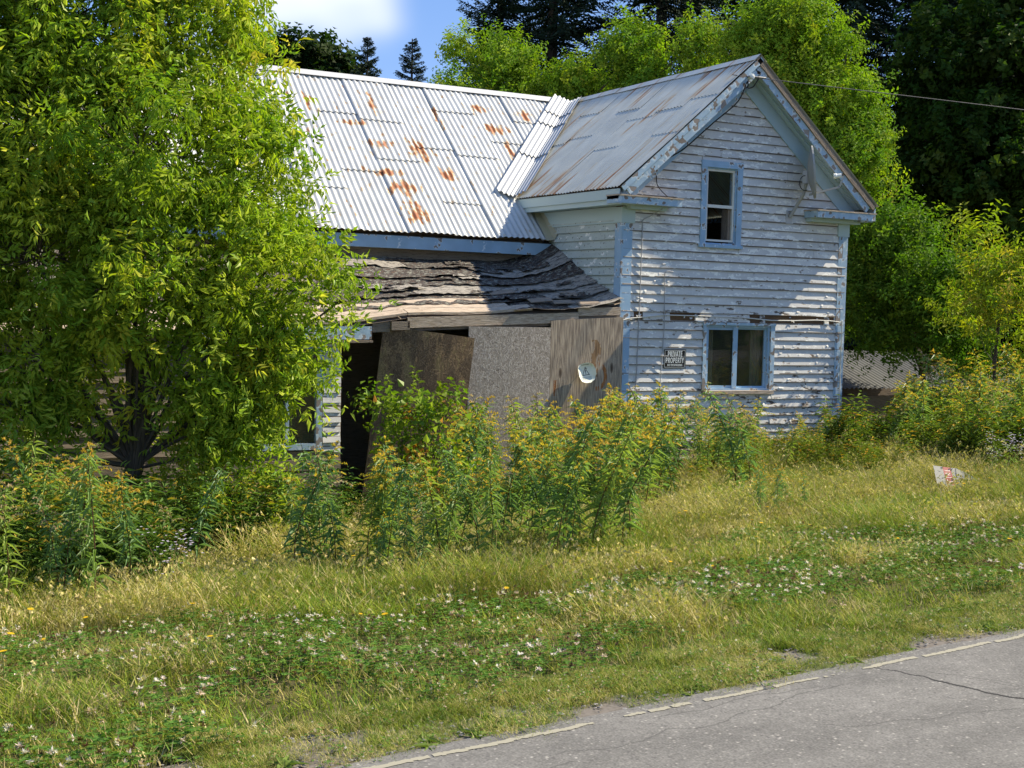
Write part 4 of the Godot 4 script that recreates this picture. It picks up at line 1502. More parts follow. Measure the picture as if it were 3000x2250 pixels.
	for x in [-0.03, 0.03]:
		mb = MB.new()
		mb.tube([Vector3(x, -0.065, 0.05), Vector3(x, -0.3, 0.045), Vector3(x - 0.01, -0.85, 0.03)], 0.011, 0.011, 8)
		put(mb, "conduit", M.cable_grey, j)
	# two round covers of an old fitting, one hanging off the other
	var r := thing("meter_socket", "broken round meter fitting of two grey discs low on the wall", "meter", hp(1.99, 0.60, 0.02))
	mb = MB.new()
	mb.lathe(Vector3(-0.07, 0, 0), Vector3(0, 0, 1), [[0.155, 0.0], [0.155, 0.05], [0.145, 0.06], [0.10, 0.045], [0.0, 0.04]], 28)
	put(mb, "base_plate", mat(Color(0.58, 0.56, 0.51), 0.7), r)
	mb = MB.new()
	mb.lathe(Vector3(0.10, -0.03, 0.06), Vector3(-0.25, 0.05, 1).normalized(), [[0.0, -0.03], [0.125, -0.03], [0.125, 0.03], [0.115, 0.045], [0.085, 0.045], [0.08, 0.035], [0.0, 0.035]], 28)
	var cp := put(mb, "cover", mat(Color(0.66, 0.65, 0.61), 0.6), r)
	mb = MB.new()
	for q in [[0.0, 0.0], [0.025, 0.018], [-0.018, 0.02], [0.012, -0.022]]:
		mb.box(Vector3(0.075 + q[0], -0.035 + q[1], 0.098), Vector3(0.087 + q[0], -0.025 + q[1], 0.110))
	put(mb, "emblem", mat(Color(0.25, 0.24, 0.22), 0.8), cp)
	mb = MB.new()
	for i in 9:
		var a := i * 0.7
		mb.leaf(Vector3(-0.03 + 0.05 * cos(a), 0.06 + 0.03 * sin(a), 0.06), Vector3(cos(a * 2.0), -0.4 + sin(a), 0.5).normalized(), Vector3(0, 0, 1), 0.09, 0.05, 0.4, 0.3)
	put(mb, "torn_gasket", mat(Color(0.46, 0.38, 0.28), 0.9), r)
	# cables
	cable("service_wire", "black overhead wire running from the gable peak to the right", [hp(1.74, 5.17, 0.36), hp(2.1, 5.155, 0.42), Vector3(9.0, 4.75, 2.2), Vector3(22.0, 5.0, 6.0), Vector3(34.0, 6.4, 9.5)], 0.0055, mat(Color(0.36, 0.36, 0.37), 0.6))
	var ins := thing("wire_insulator", "small white insulator holding the overhead wire at the gable peak", "insulator", hp(1.70, 5.175, 0.34))
	mb = MB.new()
	mb.lathe(Vector3.ZERO, Vector3(0, 0, 1), [[0.012, -0.04], [0.03, -0.03], [0.02, 0.0], [0.034, 0.015], [0.03, 0.04], [0.0, 0.045]], 14)
	put(mb, "body", white, ins)
	mb = MB.new()
	mb.tube([Vector3(0.0, 0.0, 0.0), Vector3(0.1, 0.0, 0.03), Vector3(0.2, -0.005, 0.05)], 0.009, 0.009, 6)
	put(mb, "clamp", M.steel, ins)
	cable("lead_in_cable", "black cable looping from the peak down the left raking board", [hp(1.80, 5.16, 0.37), hp(1.74, 5.05, 0.34), hp(1.66, 5.03, 0.335), hp(1.64, 5.10, 0.34), hp(1.50, 4.83, 0.33), hp(1.2, 4.55, 0.24), hp(0.85, 4.20, 0.10), hp(0.60, 4.05, 0.06)], 0.009, M.cable_black)
	cable("wall_cable", "dark cable dropping from the raking board past the left eave return", [hp(0.47, 3.98, 0.06), hp(0.475, 3.72, 0.05), hp(0.48, 3.54, 0.30)], 0.006, M.cable_black)
	cable("wall_cable", "grey cable hanging down the clapboards beside the blue corner board", [hp(0.50, 3.40, 0.16), hp(0.40, 3.31, 0.05), hp(0.28, 3.24, 0.04), hp(0.28, 3.1, 0.036), hp(0.27, 2.2, 0.036), hp(0.25, 1.3, 0.04), hp(0.22, 0.65, 0.04)], 0.0065, M.cable_grey)
	cable("wall_cable", "thin grey cable hanging straight down into the utility box", [hp(0.78, 2.60, 0.04), hp(0.66, 2.60, 0.05), hp(0.645, 2.5, 0.036), hp(0.66, 1.9, 0.04), hp(0.625, 1.2, 0.036), hp(0.63, 0.85, 0.04), hp(0.58, 0.72, 0.06)], 0.0055, M.cable_grey)
	cable("wall_cable", "white cable strung across the front above the lower window", [hp(-0.03, 1.92, 0.06), hp(0.1, 1.975, 0.042), hp(0.65, 2.035, 0.036), hp(1.2, 2.035, 0.045), hp(1.9, 2.03, 0.05), hp(2.4, 2.0, 0.06), hp(2.8, 2.005, 0.05), hp(3.2, 2.02, 0.04), hp(3.60, 2.0, 0.045), hp(3.66, 1.92, 0.045), hp(3.665, 0.9, 0.045)], 0.008, M.cable_white)
	var coil := thing("cable_coil", "small coil of white cable hung on the right corner board", "cable coil", hp(3.56, 0.68, 0.05))
	for k in 3:
		mb = MB.new()
		var ring := []
		for i in 19:
			var a := TAU * i / 18.0
			ring.append(Vector3(cos(a) * (0.085 + 0.008 * k) + 0.01 * k, sin(a) * 0.095 - 0.1 + 0.006 * k, 0.012 * k))
		mb.tube(ring, 0.005, 0.005, 6)
		put(mb, "loop", M.cable_white, coil)
	mb = MB.new()
	mb.tube([Vector3(-0.05, -0.02, 0.0), Vector3(0.03, 0.03, 0.01), Vector3(0.12, 0.03, 0.0)], 0.006, 0.006, 6)
	put(mb, "tail", M.cable_white, coil)
	# fallen placard in the grass
	var fi := Image.create(128, 96, false, Image.FORMAT_RGB8)
	fi.fill(Color(0.43, 0.435, 0.41))  # white panel and red band darkened: the shade it lies in is painted
	fi.fill_rect(Rect2i(0, 40, 128, 34), Color(0.48, 0.13, 0.12))
	for q in [[12, 46, 4, 22], [12, 46, 14, 4], [12, 56, 11, 4], [36, 46, 14, 4], [36, 46, 4, 22], [36, 64, 14, 4], [62, 46, 4, 22], [78, 46, 4, 22], [78, 46, 12, 4], [88, 48, 4, 10], [78, 56, 12, 4], [88, 58, 4, 10], [104, 46, 4, 22], [104, 64, 14, 4]]:
		fi.fill_rect(Rect2i(q[0], q[1], q[2], q[3]), Color(0.70, 0.66, 0.63))
	var gp := Vector3(1.08, gy(1.08, 4.62) + 0.09, 4.62)
	var pl := thing("fallen_placard", "fallen placard darkened as if in shade, with a red lettered band lying folded in the grass", "placard", gp)
	mb = MB.new()
	mb.quad(Vector3(-0.30, 0.02, 0.16), Vector3(-0.07, 0.0, 0.26), Vector3(0.10, 0.16, 0.0), Vector3(-0.13, 0.19, -0.08), Vector2(0, 0), Vector2(0, 1), Vector2(1, 1), Vector2(1, 0))
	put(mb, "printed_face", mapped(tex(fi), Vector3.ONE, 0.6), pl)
	mb = MB.new()
	mb.quad(Vector3(0.0, 0.09, 0.12), Vector3(0.30, 0.03, 0.16), Vector3(0.32, 0.09, -0.04), Vector3(0.10, 0.165, 0.0))
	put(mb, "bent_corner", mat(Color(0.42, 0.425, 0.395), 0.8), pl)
	build_shed()


func build_shed() -> void:
	var rg := RandomNumberGenerator.new()
	rg.seed = 501
	var sh := thing("shed", "low dark shed with a dull corrugated roof behind the house corner", "shed", Vector3(6.8, -0.3, -3.0))
	var at := func(u: float, s: float, l: float): return Vector3(u, 1.18 + 0.48 - s * 0.32 + l, -0.75 + s * 0.94)
	var x := -1.75
	while x < 1.7:
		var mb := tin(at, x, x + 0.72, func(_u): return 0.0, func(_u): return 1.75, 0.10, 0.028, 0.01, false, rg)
		put(mb, "roof_sheet", mat(Color(0.40, 0.405, 0.40) * rg.randf_range(0.85, 1.05), 0.75, 0.1), sh)  # grey darkened to paint in the shade the shrub throws on the roof
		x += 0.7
	for i in 8:
		var mb := MB.new()
		var y := -0.25 + i * 0.165
		if i == 5: continue
		mb.bar(Vector3(-1.6, y, 0.72 + rg.randf_range(-0.02, 0.02)), Vector3(1.6, y + rg.randf_range(-0.02, 0.02), 0.72), Vector3(0, 0.078, 0), Vector3(0, 0, 0.03), Vector2(rg.randf(), rg.randf()))
		put(mb, "wall_plank", M.wood, sh)
	for px in [-1.55, -0.5, 0.6, 1.55]:
		var mb := MB.new()
		mb.box(Vector3(px - 0.06, -0.35, 0.62), Vector3(px + 0.06, 1.10, 0.69))
		put(mb, "post", M.wood, sh)
	var bk := MB.new()
	bk.box(Vector3(-1.6, -0.35, -0.7), Vector3(1.6, 1.55, -0.65))
	bk.box(Vector3(-1.65, -0.35, -0.65), Vector3(-1.6, 1.1, 0.62))
	put(bk, "back_wall", M.wood, sh)


# ---------------------------------------------------------------- plants
func rdir(rg: RandomNumberGenerator) -> Vector3:
	var y := rg.randf_range(-1, 1)
	var a := rg.randf() * TAU
	var r := sqrt(1.0 - y * y)
	return Vector3(r * cos(a), y, r * sin(a))


func gauss3(rg: RandomNumberGenerator) -> Vector3:
	return Vector3(rg.randfn(), rg.randfn(), rg.randfn())


# a basis whose y axis points along d, turned at random about it
func stand(d: Vector3, rg: RandomNumberGenerator, sc: float) -> Basis:
	var s := d.cross(Vector3.UP if absf(d.y) < 0.95 else Vector3.RIGHT).normalized()
	var b := Basis(s, d, s.cross(d).normalized())
	return (b * Basis(Vector3.UP, rg.randf() * TAU)).scaled(Vector3.ONE * sc)


# feathered leaf of up to five leaflets
func feather(mb: MB, b: Vector3, d: Vector3, up: Vector3, l: float, rg: RandomNumberGenerator) -> void:
	var s := d.cross(up).normalized()
	var n := s.cross(d).normalized()
	for q in [[0.45, -1.0], [0.5, 1.0], [0.75, -1.0], [0.78, 1.0], [0.95, 0.0]]:
		if rg.randf() < 0.14: continue
		var t: float = q[0]
		var side: float = q[1]
		var o := b + d * l * t - n * l * 0.25 * t * t
		var e := (d * (0.55 if side != 0.0 else 1.0) + s * side * 0.8 - n * rg.randf_range(0.15, 0.7) + Vector3.DOWN * 0.35).normalized()
		mb.leaf(o, e, n + s * side * 0.3, l * rg.randf_range(0.48, 0.68), l * rg.randf_range(0.17, 0.24), 0.22, rg.randf_range(0.15, 0.45))


# one twig into mb: kind 0 feathered, 1 simple leaves [count, length, width, stem]
func twig(mb: MB, o: Vector3, b: Basis, kind: Array, rg: RandomNumberGenerator) -> void:
	if kind[0] == 0:
		for i in 4:
			for side in [0.0, PI]:
				var a := i * 1.57 + side as float
				var d := (b * Vector3(cos(a), rg.randf_range(0.0, 0.6), sin(a))).normalized()
				feather(mb, o + b * Vector3(0, 0.04 + i * 0.065, 0) + d * 0.02, d, b.y, rg.randf_range(0.105, 0.145), rg)
		feather(mb, o + b * Vector3(0, 0.29, 0), (b * Vector3(0.3, 1, 0.1)).normalized(), b.x, 0.13, rg)
		return
	for i in kind[1]:
		var t: float = kind[4] * (i + 0.5) / kind[1]
		var a = i * 2.4 + rg.randf()
		var d := (b * Vector3(cos(a), rg.randf_range(-0.3, 0.7), sin(a))).normalized()
		mb.leaf(o + b * Vector3(0, t, 0) + d * 0.015, d, b.y + gauss3(rg) * 0.3, kind[2] * rg.randf_range(0.7, 1.15), kind[3] * rg.randf_range(0.8, 1.15), 0.2, rg.randf_range(0.05, 0.4))


# a clump of twigs bursting outwards and hanging a little; leaf tones vary about 1
func clump(sd: int, n: int, spread: float, kind: Array) -> MB:
	var rg := RandomNumberGenerator.new()
	rg.seed = sd
	var mb := MB.new()
	mb.tinted = true
	for i in n:
		var o := gauss3(rg) * spread
		var ax := (o.normalized() * 0.5 + Vector3(0, 0.55, 0) + gauss3(rg) * 0.4).normalized()
		var j := rg.randf_range(0.72, 1.28)
		var yel := rg.randf_range(0.85, 1.14)
		mb.ink = Color(j * yel, j, j * 0.9)
		twig(mb, o, stand(ax, rg, 1.0), kind, rg)
	return mb


# spruce crown of height 1 scaled by h: whorls of boughs with hanging needles
func spruce_crown(sd: int, h: float, rad: float, start: float) -> ArrayMesh:
	var rg := RandomNumberGenerator.new()
	rg.seed = sd
	var mb := MB.new()
	mb.tinted = true
	var y := h * start
	while y < h - 0.1:
		var f := 1.0 - y / h
		var r := rad * pow(f, 0.8) + 0.12
		for k in int(6 + 6 * f):
			var a := rg.randf() * TAU
			var tilt := lerpf(0.6, -0.30, pow(f, 0.6)) + rg.randf_range(-0.15, 0.15)
			var d := Vector3(cos(a), tilt, sin(a)).normalized()
			var s := Vector3(-sin(a), 0, cos(a))
			var up := s.cross(d)
			if up.y < 0: up = -up
			var l := r * rg.randf_range(0.65, 1.15)
			var o := Vector3(0, y + rg.randf_range(-0.12, 0.12), 0)
			var j := rg.randf_range(0.65, 1.35)
			mb.ink = Color(0.024 * j, 0.040 * j, 0.021 * j)
			var n := int(6 + l * 7)
			for i in n:
				var t := (i + 0.5) / n
				var q := o + d * l * t + up * l * 0.12 * t * t
				for side in [-1.0, 1.0]:
					var tl := (l * 0.34 * (1.08 - t) + 0.12) * rg.randf_range(0.7, 1.2)
					var td = (s * side * 0.8 + d * 0.6).normalized()
					for m in 4:
						var p = q + td * tl * (m + 0.3) / 4.0 - up * tl * 0.10 * m * m / 4.0
						var e = (td + gauss3(rg) * 0.35 - up * 0.35).normalized()
						var w = e.cross(gauss3(rg)).normalized() * 0.028
						mb.tri(p - w, p + w, p + e * tl * rg.randf_range(0.34, 0.5))
		y += 0.26 + 0.14 * f
	return mb.mesh()


func crown_copies(lobes: Array, base: Vector3, sp: Dictionary, rg: RandomNumberGenerator) -> Dictionary:
	var where := []
	var cols := []
	var twigs := MB.new()
	for li in lobes.size():
		var q: Array = lobes[li]
		var c := Vector3(q[0], q[1], q[2])
		var r: float = maxf(0.08, q[3] - sp.get("inset", 0.0))
		for i in int(4.0 * PI * r * r * sp.tufts) + 3:
			var d := rdir(rg)
			var o := c + d * r * (1.0 - 0.45 * pow(rg.randf(), 1.7) + 0.06)
			var inside := false
			for lj in lobes.size():
				if lj != li and o.distance_to(Vector3(lobes[lj][0], lobes[lj][1], lobes[lj][2])) < (lobes[lj][3] - sp.get("inset", 0.0)) * 0.6:
					inside = true
					break
			if inside: continue
			var col := rg.randi() % 5
			if rg.randf() < sp.get("ptip", 0.0): col = 5
			var ax := (Vector3(0, 1, 0) + d * 0.7 + gauss3(rg) * 0.2).normalized()
			where.append(Transform3D(stand(ax, rg, sp.size * rg.randf_range(0.75, 1.2)), o - base))
			cols.append(col)
			if sp.get("twigs", false):
				var m := c.lerp(o, 0.5) + gauss3(rg) * r * 0.08
				twigs.tube([c.lerp(o, 0.1) - base, m - base, o - base], 0.007, 0.003, 3)
	return {"where": where, "cols": cols, "twigs": twigs}


func tree(called: String, label: String, cat: String, base: Vector3, lobes: Array, sp: Dictionary, group := "") -> Node3D:
	var rg := RandomNumberGenerator.new()
	rg.seed = sp.seed
	var t := thing(called, label, cat, base, group)
	var mid := Vector3.ZERO
	var low := 99.0
	for q in lobes:
		mid += Vector3(q[0], q[1], q[2]) / lobes.size()
		low = minf(low, q[1] - q[3])
	var fork := Vector3(lerpf(base.x, mid.x, 0.5), maxf(low + 0.2, lerpf(base.y, mid.y, 0.35)), lerpf(base.z, mid.z, 0.5))
	var tr: float = sp.trunk
	var mb := MB.new()
	mb.tube([Vector3(0, -0.15, 0), Vector3(0, 0.1, 0), (fork - base) * 0.5 + gauss3(rg) * 0.04, fork - base, (mid - base).lerp(fork - base, 0.4)], tr * 1.2, tr * 0.7, 9)
	mb.smooth()
	put(mb, "trunk", M.bark, t)
	var lm := MB.new()
	for q in lobes:
		var c := Vector3(q[0], q[1], q[2]) - base
		var f := fork - base
		var m = f.lerp(c, 0.5) + gauss3(rg) * 0.1 * q[3] + Vector3(0, 0.1 * q[3], 0)
		if q[3] < 0.5 and lobes.size() > 20 and c.y < f.y + 0.6: continue
		lm.tube([f, f.lerp(m, 0.5) + gauss3(rg) * 0.04, m, c], tr * clampf(q[3] * 0.4, 0.12, 0.42), tr * 0.1, 5)
	var g := crown_copies(lobes, base, sp, rg)
	if sp.get("twigs", false):
		var k := lm.v.size()
		lm.v.append_array(g.twigs.v)
		lm.uv.append_array(g.twigs.uv)
		for i in g.twigs.idx: lm.idx.append(i + k)
	put(lm, "branches", M.bark, t)
	if sp.has("leaves"):
		var shapes := []
		for i in 4:
			var lf := MB.new()
			if sp.get("broad", false): lf.leaf(Vector3.ZERO, Vector3(0, 1, 0), Vector3(0, 0, 1), 0.085, 0.065, 0.2, 0.25)
			else: feather(lf, Vector3.ZERO, Vector3(0, 1, 0), Vector3(0, 0, 1), 0.12 + 0.012 * i, rg)
			shapes.append(lf.mesh())
		var mats := [plain_leafy(sp.a * 0.75, Color(0.9, 0.95, 0.5)), plain_leafy(sp.b * 0.75, Color(0.9, 0.95, 0.5)), plain_leafy(sp.tip * 0.75, Color(0.9, 0.95, 0.5))]
		var made := 0
		var tries := 0
		while made < sp.leaves and tries < 6000:
			tries += 1
			var li := rg.randi() % lobes.size()
			var c := Vector3(lobes[li][0], lobes[li][1], lobes[li][2])
			var d := rdir(rg)
			if d.dot((cam_at - c).normalized()) < 0.05: continue
			var o = c + d * (lobes[li][3] + rg.randf_range(-0.1, 0.12))
			var hidden := false
			for lj in lobes.size():
				if lj != li and o.distance_to(Vector3(lobes[lj][0], lobes[lj][1], lobes[lj][2])) < lobes[lj][3]: hidden = true
			if hidden: continue
			var one := put(shapes[rg.randi() % 4], "leaf", mats[0 if rg.randf() < 0.4 else (1 if rg.randf() < 0.8 else 2)], t)
			one.transform = Transform3D(stand((d + gauss3(rg) * 0.5 + Vector3(0, -0.3, 0)).normalized(), rg, rg.randf_range(0.85, 1.2)), o - base)
			made += 1
	# every clump set out in one mesh, in six tones
	var tones := []
	for k in 6:
		var tone: Color = sp.tip if k == 5 else sp.a.lerp(sp.b, k / 4.0)
		var row := []
		for p in sp.protos:
			var pc := PackedColorArray()
			for q in p.c: pc.append(Color(q.r * tone.r, q.g * tone.g, q.b * tone.b))
			row.append(pc)
		tones.append(row)
	var vv := PackedVector3Array()
	var vc := PackedColorArray()
	for i in g.where.size():
		var pi: int = i % sp.protos.size()
		var xf: Transform3D = g.where[i]
		vv.append_array(xf * sp.protos[pi].v)
		vc.append_array(tones[g.cols[i]][pi])
	var arr := []
	arr.resize(Mesh.ARRAY_MAX)
	arr[Mesh.ARRAY_VERTEX] = vv
	arr[Mesh.ARRAY_COLOR] = vc
	var am := ArrayMesh.new()
	am.add_surface_from_arrays(Mesh.PRIMITIVE_TRIANGLES, arr)
	put(am, "crown", sp.get("mat", M.leaf), t).set_meta("kind", "stuff")
	return t


func spruce(label: String, base: Vector3, h: float, rad: float, sd: int, group: String) -> void:
	var rg := RandomNumberGenerator.new()
	rg.seed = sd
	var t := thing("spruce_tree", label, "tree", base, group)
	var mb := MB.new()
	mb.tube([Vector3(0, -0.3, 0), Vector3(0, h * 0.5, 0), Vector3(0, h, 0)], h * 0.014 + 0.05, 0.02, 7)
	put(mb, "trunk", M.bark, t)
	var o := put(T.spruces[sd % T.spruces.size()], "crown", M.needle, t)
	o.set_meta("kind", "stuff")
	o.scale = Vector3(rad / 3.6, h / 17.0, rad / 3.6)
	o.rotation.y = rg.randf() * TAU


func goldenrod_parts(sd: int) -> Dictionary:
	var rg := RandomNumberGenerator.new()
	rg.seed = sd
	var stem := MB.new()
	var lean := Vector3(rg.randf_range(-0.28, 0.28), 0, rg.randf_range(-0.28, 0.28))
	var wob := Vector3(rg.randf_range(-0.05, 0.05), 0, rg.randf_range(-0.05, 0.05))
	var at := func(t: float) -> Vector3: return Vector3(lean.x * t * t, t, lean.z * t * t) + wob * sin(t * 5.0)
	var pts := []
	for i in 7: pts.append(at.call(i / 6.0))
	stem.tube(pts, 0.0055, 0.002, 4)
	var lv := MB.new()
	var n := 84 + rg.randi() % 24
	for i in n:
		var t := 0.14 + 0.80 * i / n
		if t < 0.42 and rg.randf() < 0.55: continue
		var a := i * 2.4 + rg.randf_range(-0.5, 0.5)
		var d := Vector3(cos(a), rg.randf_range(-0.25, 0.7), sin(a)).normalized()
		lv.leaf(at.call(t), d, Vector3.UP, (0.155 - 0.08 * t) * rg.randf_range(0.65, 1.3), rg.randf_range(0.015, 0.024), 0.12, rg.randf_range(0.2, 1.0))
	var pl := MB.new()
	var nb := 9 + rg.randi() % 7
	for i in nb + 1:
		var t := lerpf(0.66, 0.98, float(i) / nb)
		var a := i * 2.4 + rg.randf()
		var l := (0.24 - 0.20 * (t - 0.66) / 0.32) * rg.randf_range(0.6, 1.2)
		var o: Vector3 = at.call(t)
		var m := int(5 + l * 60)
		for k in m:
			var u := (k + 1.5) / (m + 1)
			var q := o + Vector3(cos(a) * l * u, l * (1.15 * u - 0.85 * u * u), sin(a) * l * u)
			for s in 2:
				var e := gauss3(rg).normalized() * rg.randf_range(0.010, 0.020)
				var f := gauss3(rg).normalized() * 0.008
				pl.tri(q - f, q + f, q + e + Vector3(0, 0.007, 0))
			if k % 3 == 0: lv.leaf(q, Vector3(cos(a + 1.0), 0.3, sin(a + 1.0)).normalized(), Vector3.UP, 0.035, 0.008, 0.1, 0.4)
	return {"stem": stem.mesh(), "leaves": lv.mesh(), "plume": pl.mesh()}


func goldenrods(label: String, group: String, n: int, x0: float, x1: float, z0: float, z1: float, h0: float, h1: float, sd: int, faded := 0.2, bare := 0.0) -> void:
	var rg := RandomNumberGenerator.new()
	rg.seed = sd
	for i in n:
		var u := pow(rg.randf(), 0.7) * 1.12
		var a := rg.randf() * TAU
		var x := lerpf(x0, x1, 0.5 + 0.5 * u * cos(a))
		var z := lerpf(z0, z1, 0.5 + 0.5 * u * sin(a))
		var t := thing("goldenrod_plant", label, "goldenrod", Vector3(x, gy(x, z) - 0.01, z), group)
		var h := rg.randf_range(h0, h1)
		t.basis = Basis(Vector3.UP, rg.randf() * TAU) * Basis(Vector3.RIGHT, rg.randf_range(-0.1, 0.1))
		t.scale = Vector3.ONE * h
		var p: Dictionary = T.rods[rg.randi() % T.rods.size()]
		put(p.stem, "stem", M.rod_stem[rg.randi() % 2], t)
		put(p.leaves, "leaves", M.rod_leaf[rg.randi() % 3], t).set_meta("kind", "stuff")
		if rg.randf() > bare:
			put(p.plume, "flower_plume", M.rod_plume[2 if rg.randf() < faded else rg.randi() % 2], t).set_meta("kind", "stuff")


# blades of one tuft into mb
func tuft(mb: MB, c: Vector3, rg: RandomNumberGenerator, n: int, h0: float, h1: float, w: float, spread: float, lean: float, seeds: bool) -> void:
	for i in n:
		var a := rg.randf() * TAU
		var o := c + Vector3(rg.randfn() * spread, -0.015, rg.randfn() * spread)
		var h := rg.randf_range(h0, h1)
		var d := Vector3(cos(a), 0, sin(a))
		var s := Vector3(-sin(a), 0, cos(a)) * w * rg.randf_range(0.6, 1.2)
		var b := lean * rg.randf_range(0.3, 1.3) * h
		var p1 := o + d * b * 0.3 + Vector3(0, h * 0.55, 0)
		var p2 := o + d * b + Vector3(0, h * rg.randf_range(0.75, 1.0), 0)
		mb.tri(o - s, o + s, p1)
		mb.tri(p1 - s * 0.8, p1 + s * 0.8, p2)
		if seeds and i % 4 == 0:
			for k in 4:
				var q := p2 + (p2 - p1) * (0.05 * k)
				var f := gauss3(rg) * 0.006
				mb.tri(q - f, q + f, q + Vector3(0, 0.016, 0) + f.cross(Vector3.UP) * 0.5)


const GREENS := [Color(0.17, 0.25, 0.03), Color(0.23, 0.29, 0.034), Color(0.29, 0.31, 0.05), Color(0.13, 0.22, 0.036)]
const STRAWS := [Color(0.46, 0.40, 0.15), Color(0.60, 0.51, 0.25), Color(0.40, 0.37, 0.10), Color(0.50, 0.40, 0.18)]


# a patch of sward about half a metre wide
func sward(sd: int, tufts: int, dry: float, h0: float, h1: float, w: float, lean: float, seeds: bool, clover: float) -> ArrayMesh:
	var rg := RandomNumberGenerator.new()
	rg.seed = sd
	var mb := MB.new()
	mb.tinted = true
	for i in tufts:
		var c := Vector3(rg.randf_range(-0.29, 0.29), 0, rg.randf_range(-0.29, 0.29))
		if rg.randf() < clover:
			for k in 7:
				var o := c + Vector3(rg.randfn() * 0.035, rg.randf_range(0.03, 0.11), rg.randfn() * 0.035)
				var tilt := gauss3(rg) * 0.25
				var a0 := rg.randf() * TAU
				mb.ink = Color(0.075, 0.17, 0.03).lerp(Color(0.13, 0.23, 0.035), rg.randf())
				for m in 3:
					var b := a0 + m * TAU / 3
					mb.leaf(o, (Vector3(cos(b), 0.15, sin(b)) + tilt * 0.4).normalized(), (Vector3.UP + tilt).normalized(), 0.019, 0.017, 0.15, 0.15)
			if rg.randf() < 0.8:
				var top := c + Vector3(rg.randfn() * 0.03, rg.randf_range(0.07, 0.14), rg.randfn() * 0.03)
				var hc: Color = [Color(0.80, 0.74, 0.68), Color(0.72, 0.60, 0.55), Color(0.66, 0.52, 0.40), Color(0.20, 0.12, 0.07), Color(0.14, 0.09, 0.05)][rg.randi() % 5]
				for k in 22:
					var d := rdir(rg)
					if d.y < -0.4: continue
					mb.ink = hc * rg.randf_range(0.8, 1.15)
					var s := d.cross(Vector3(0.3, 0.9, 0.2)).normalized() * 0.004
					mb.tri(top + d * 0.002 - s, top + d * 0.002 + s, top + d * 0.018)
			continue
		var pal: Array = STRAWS if rg.randf() < dry else GREENS
		mb.ink = pal[rg.randi() % 4] * rg.randf_range(0.65, 1.3)
		tuft(mb, c, rg, 11, h0, h1, w, 0.032, lean, seeds and pal == STRAWS)
	return mb.mesh()


func rosette(sd: int) -> ArrayMesh:
	var rg := RandomNumberGenerator.new()
	rg.seed = sd
	var mb := MB.new()
	for i in 9:
		var a := i * 2.4
		mb.leaf(Vector3(0, 0.01, 0), Vector3(cos(a), rg.randf_range(0.2, 0.9), sin(a)).normalized(), Vector3.UP, rg.randf_range(0.06, 0.12), rg.randf_range(0.025, 0.045), 0.15, rg.randf_range(0.2, 0.6))
	return mb.mesh()


var cam_at := Vector3(-8.8783, 2.2939, 14.1981)
var cam_basis := Basis(Vector3(0.888911, 0.021352, 0.457581), Vector3(0.013745, 0.997220, -0.073234), Vector3(-0.457873, 0.071388, 0.886147))


# inside a wide cone before the camera: past it nothing small is planted
func near_view(p: Vector3) -> bool:
	var q := cam_basis.inverse() * (p - cam_at)
	return q.z < -2.5 and absf(q.x) < -q.z * 0.52 + 1.2


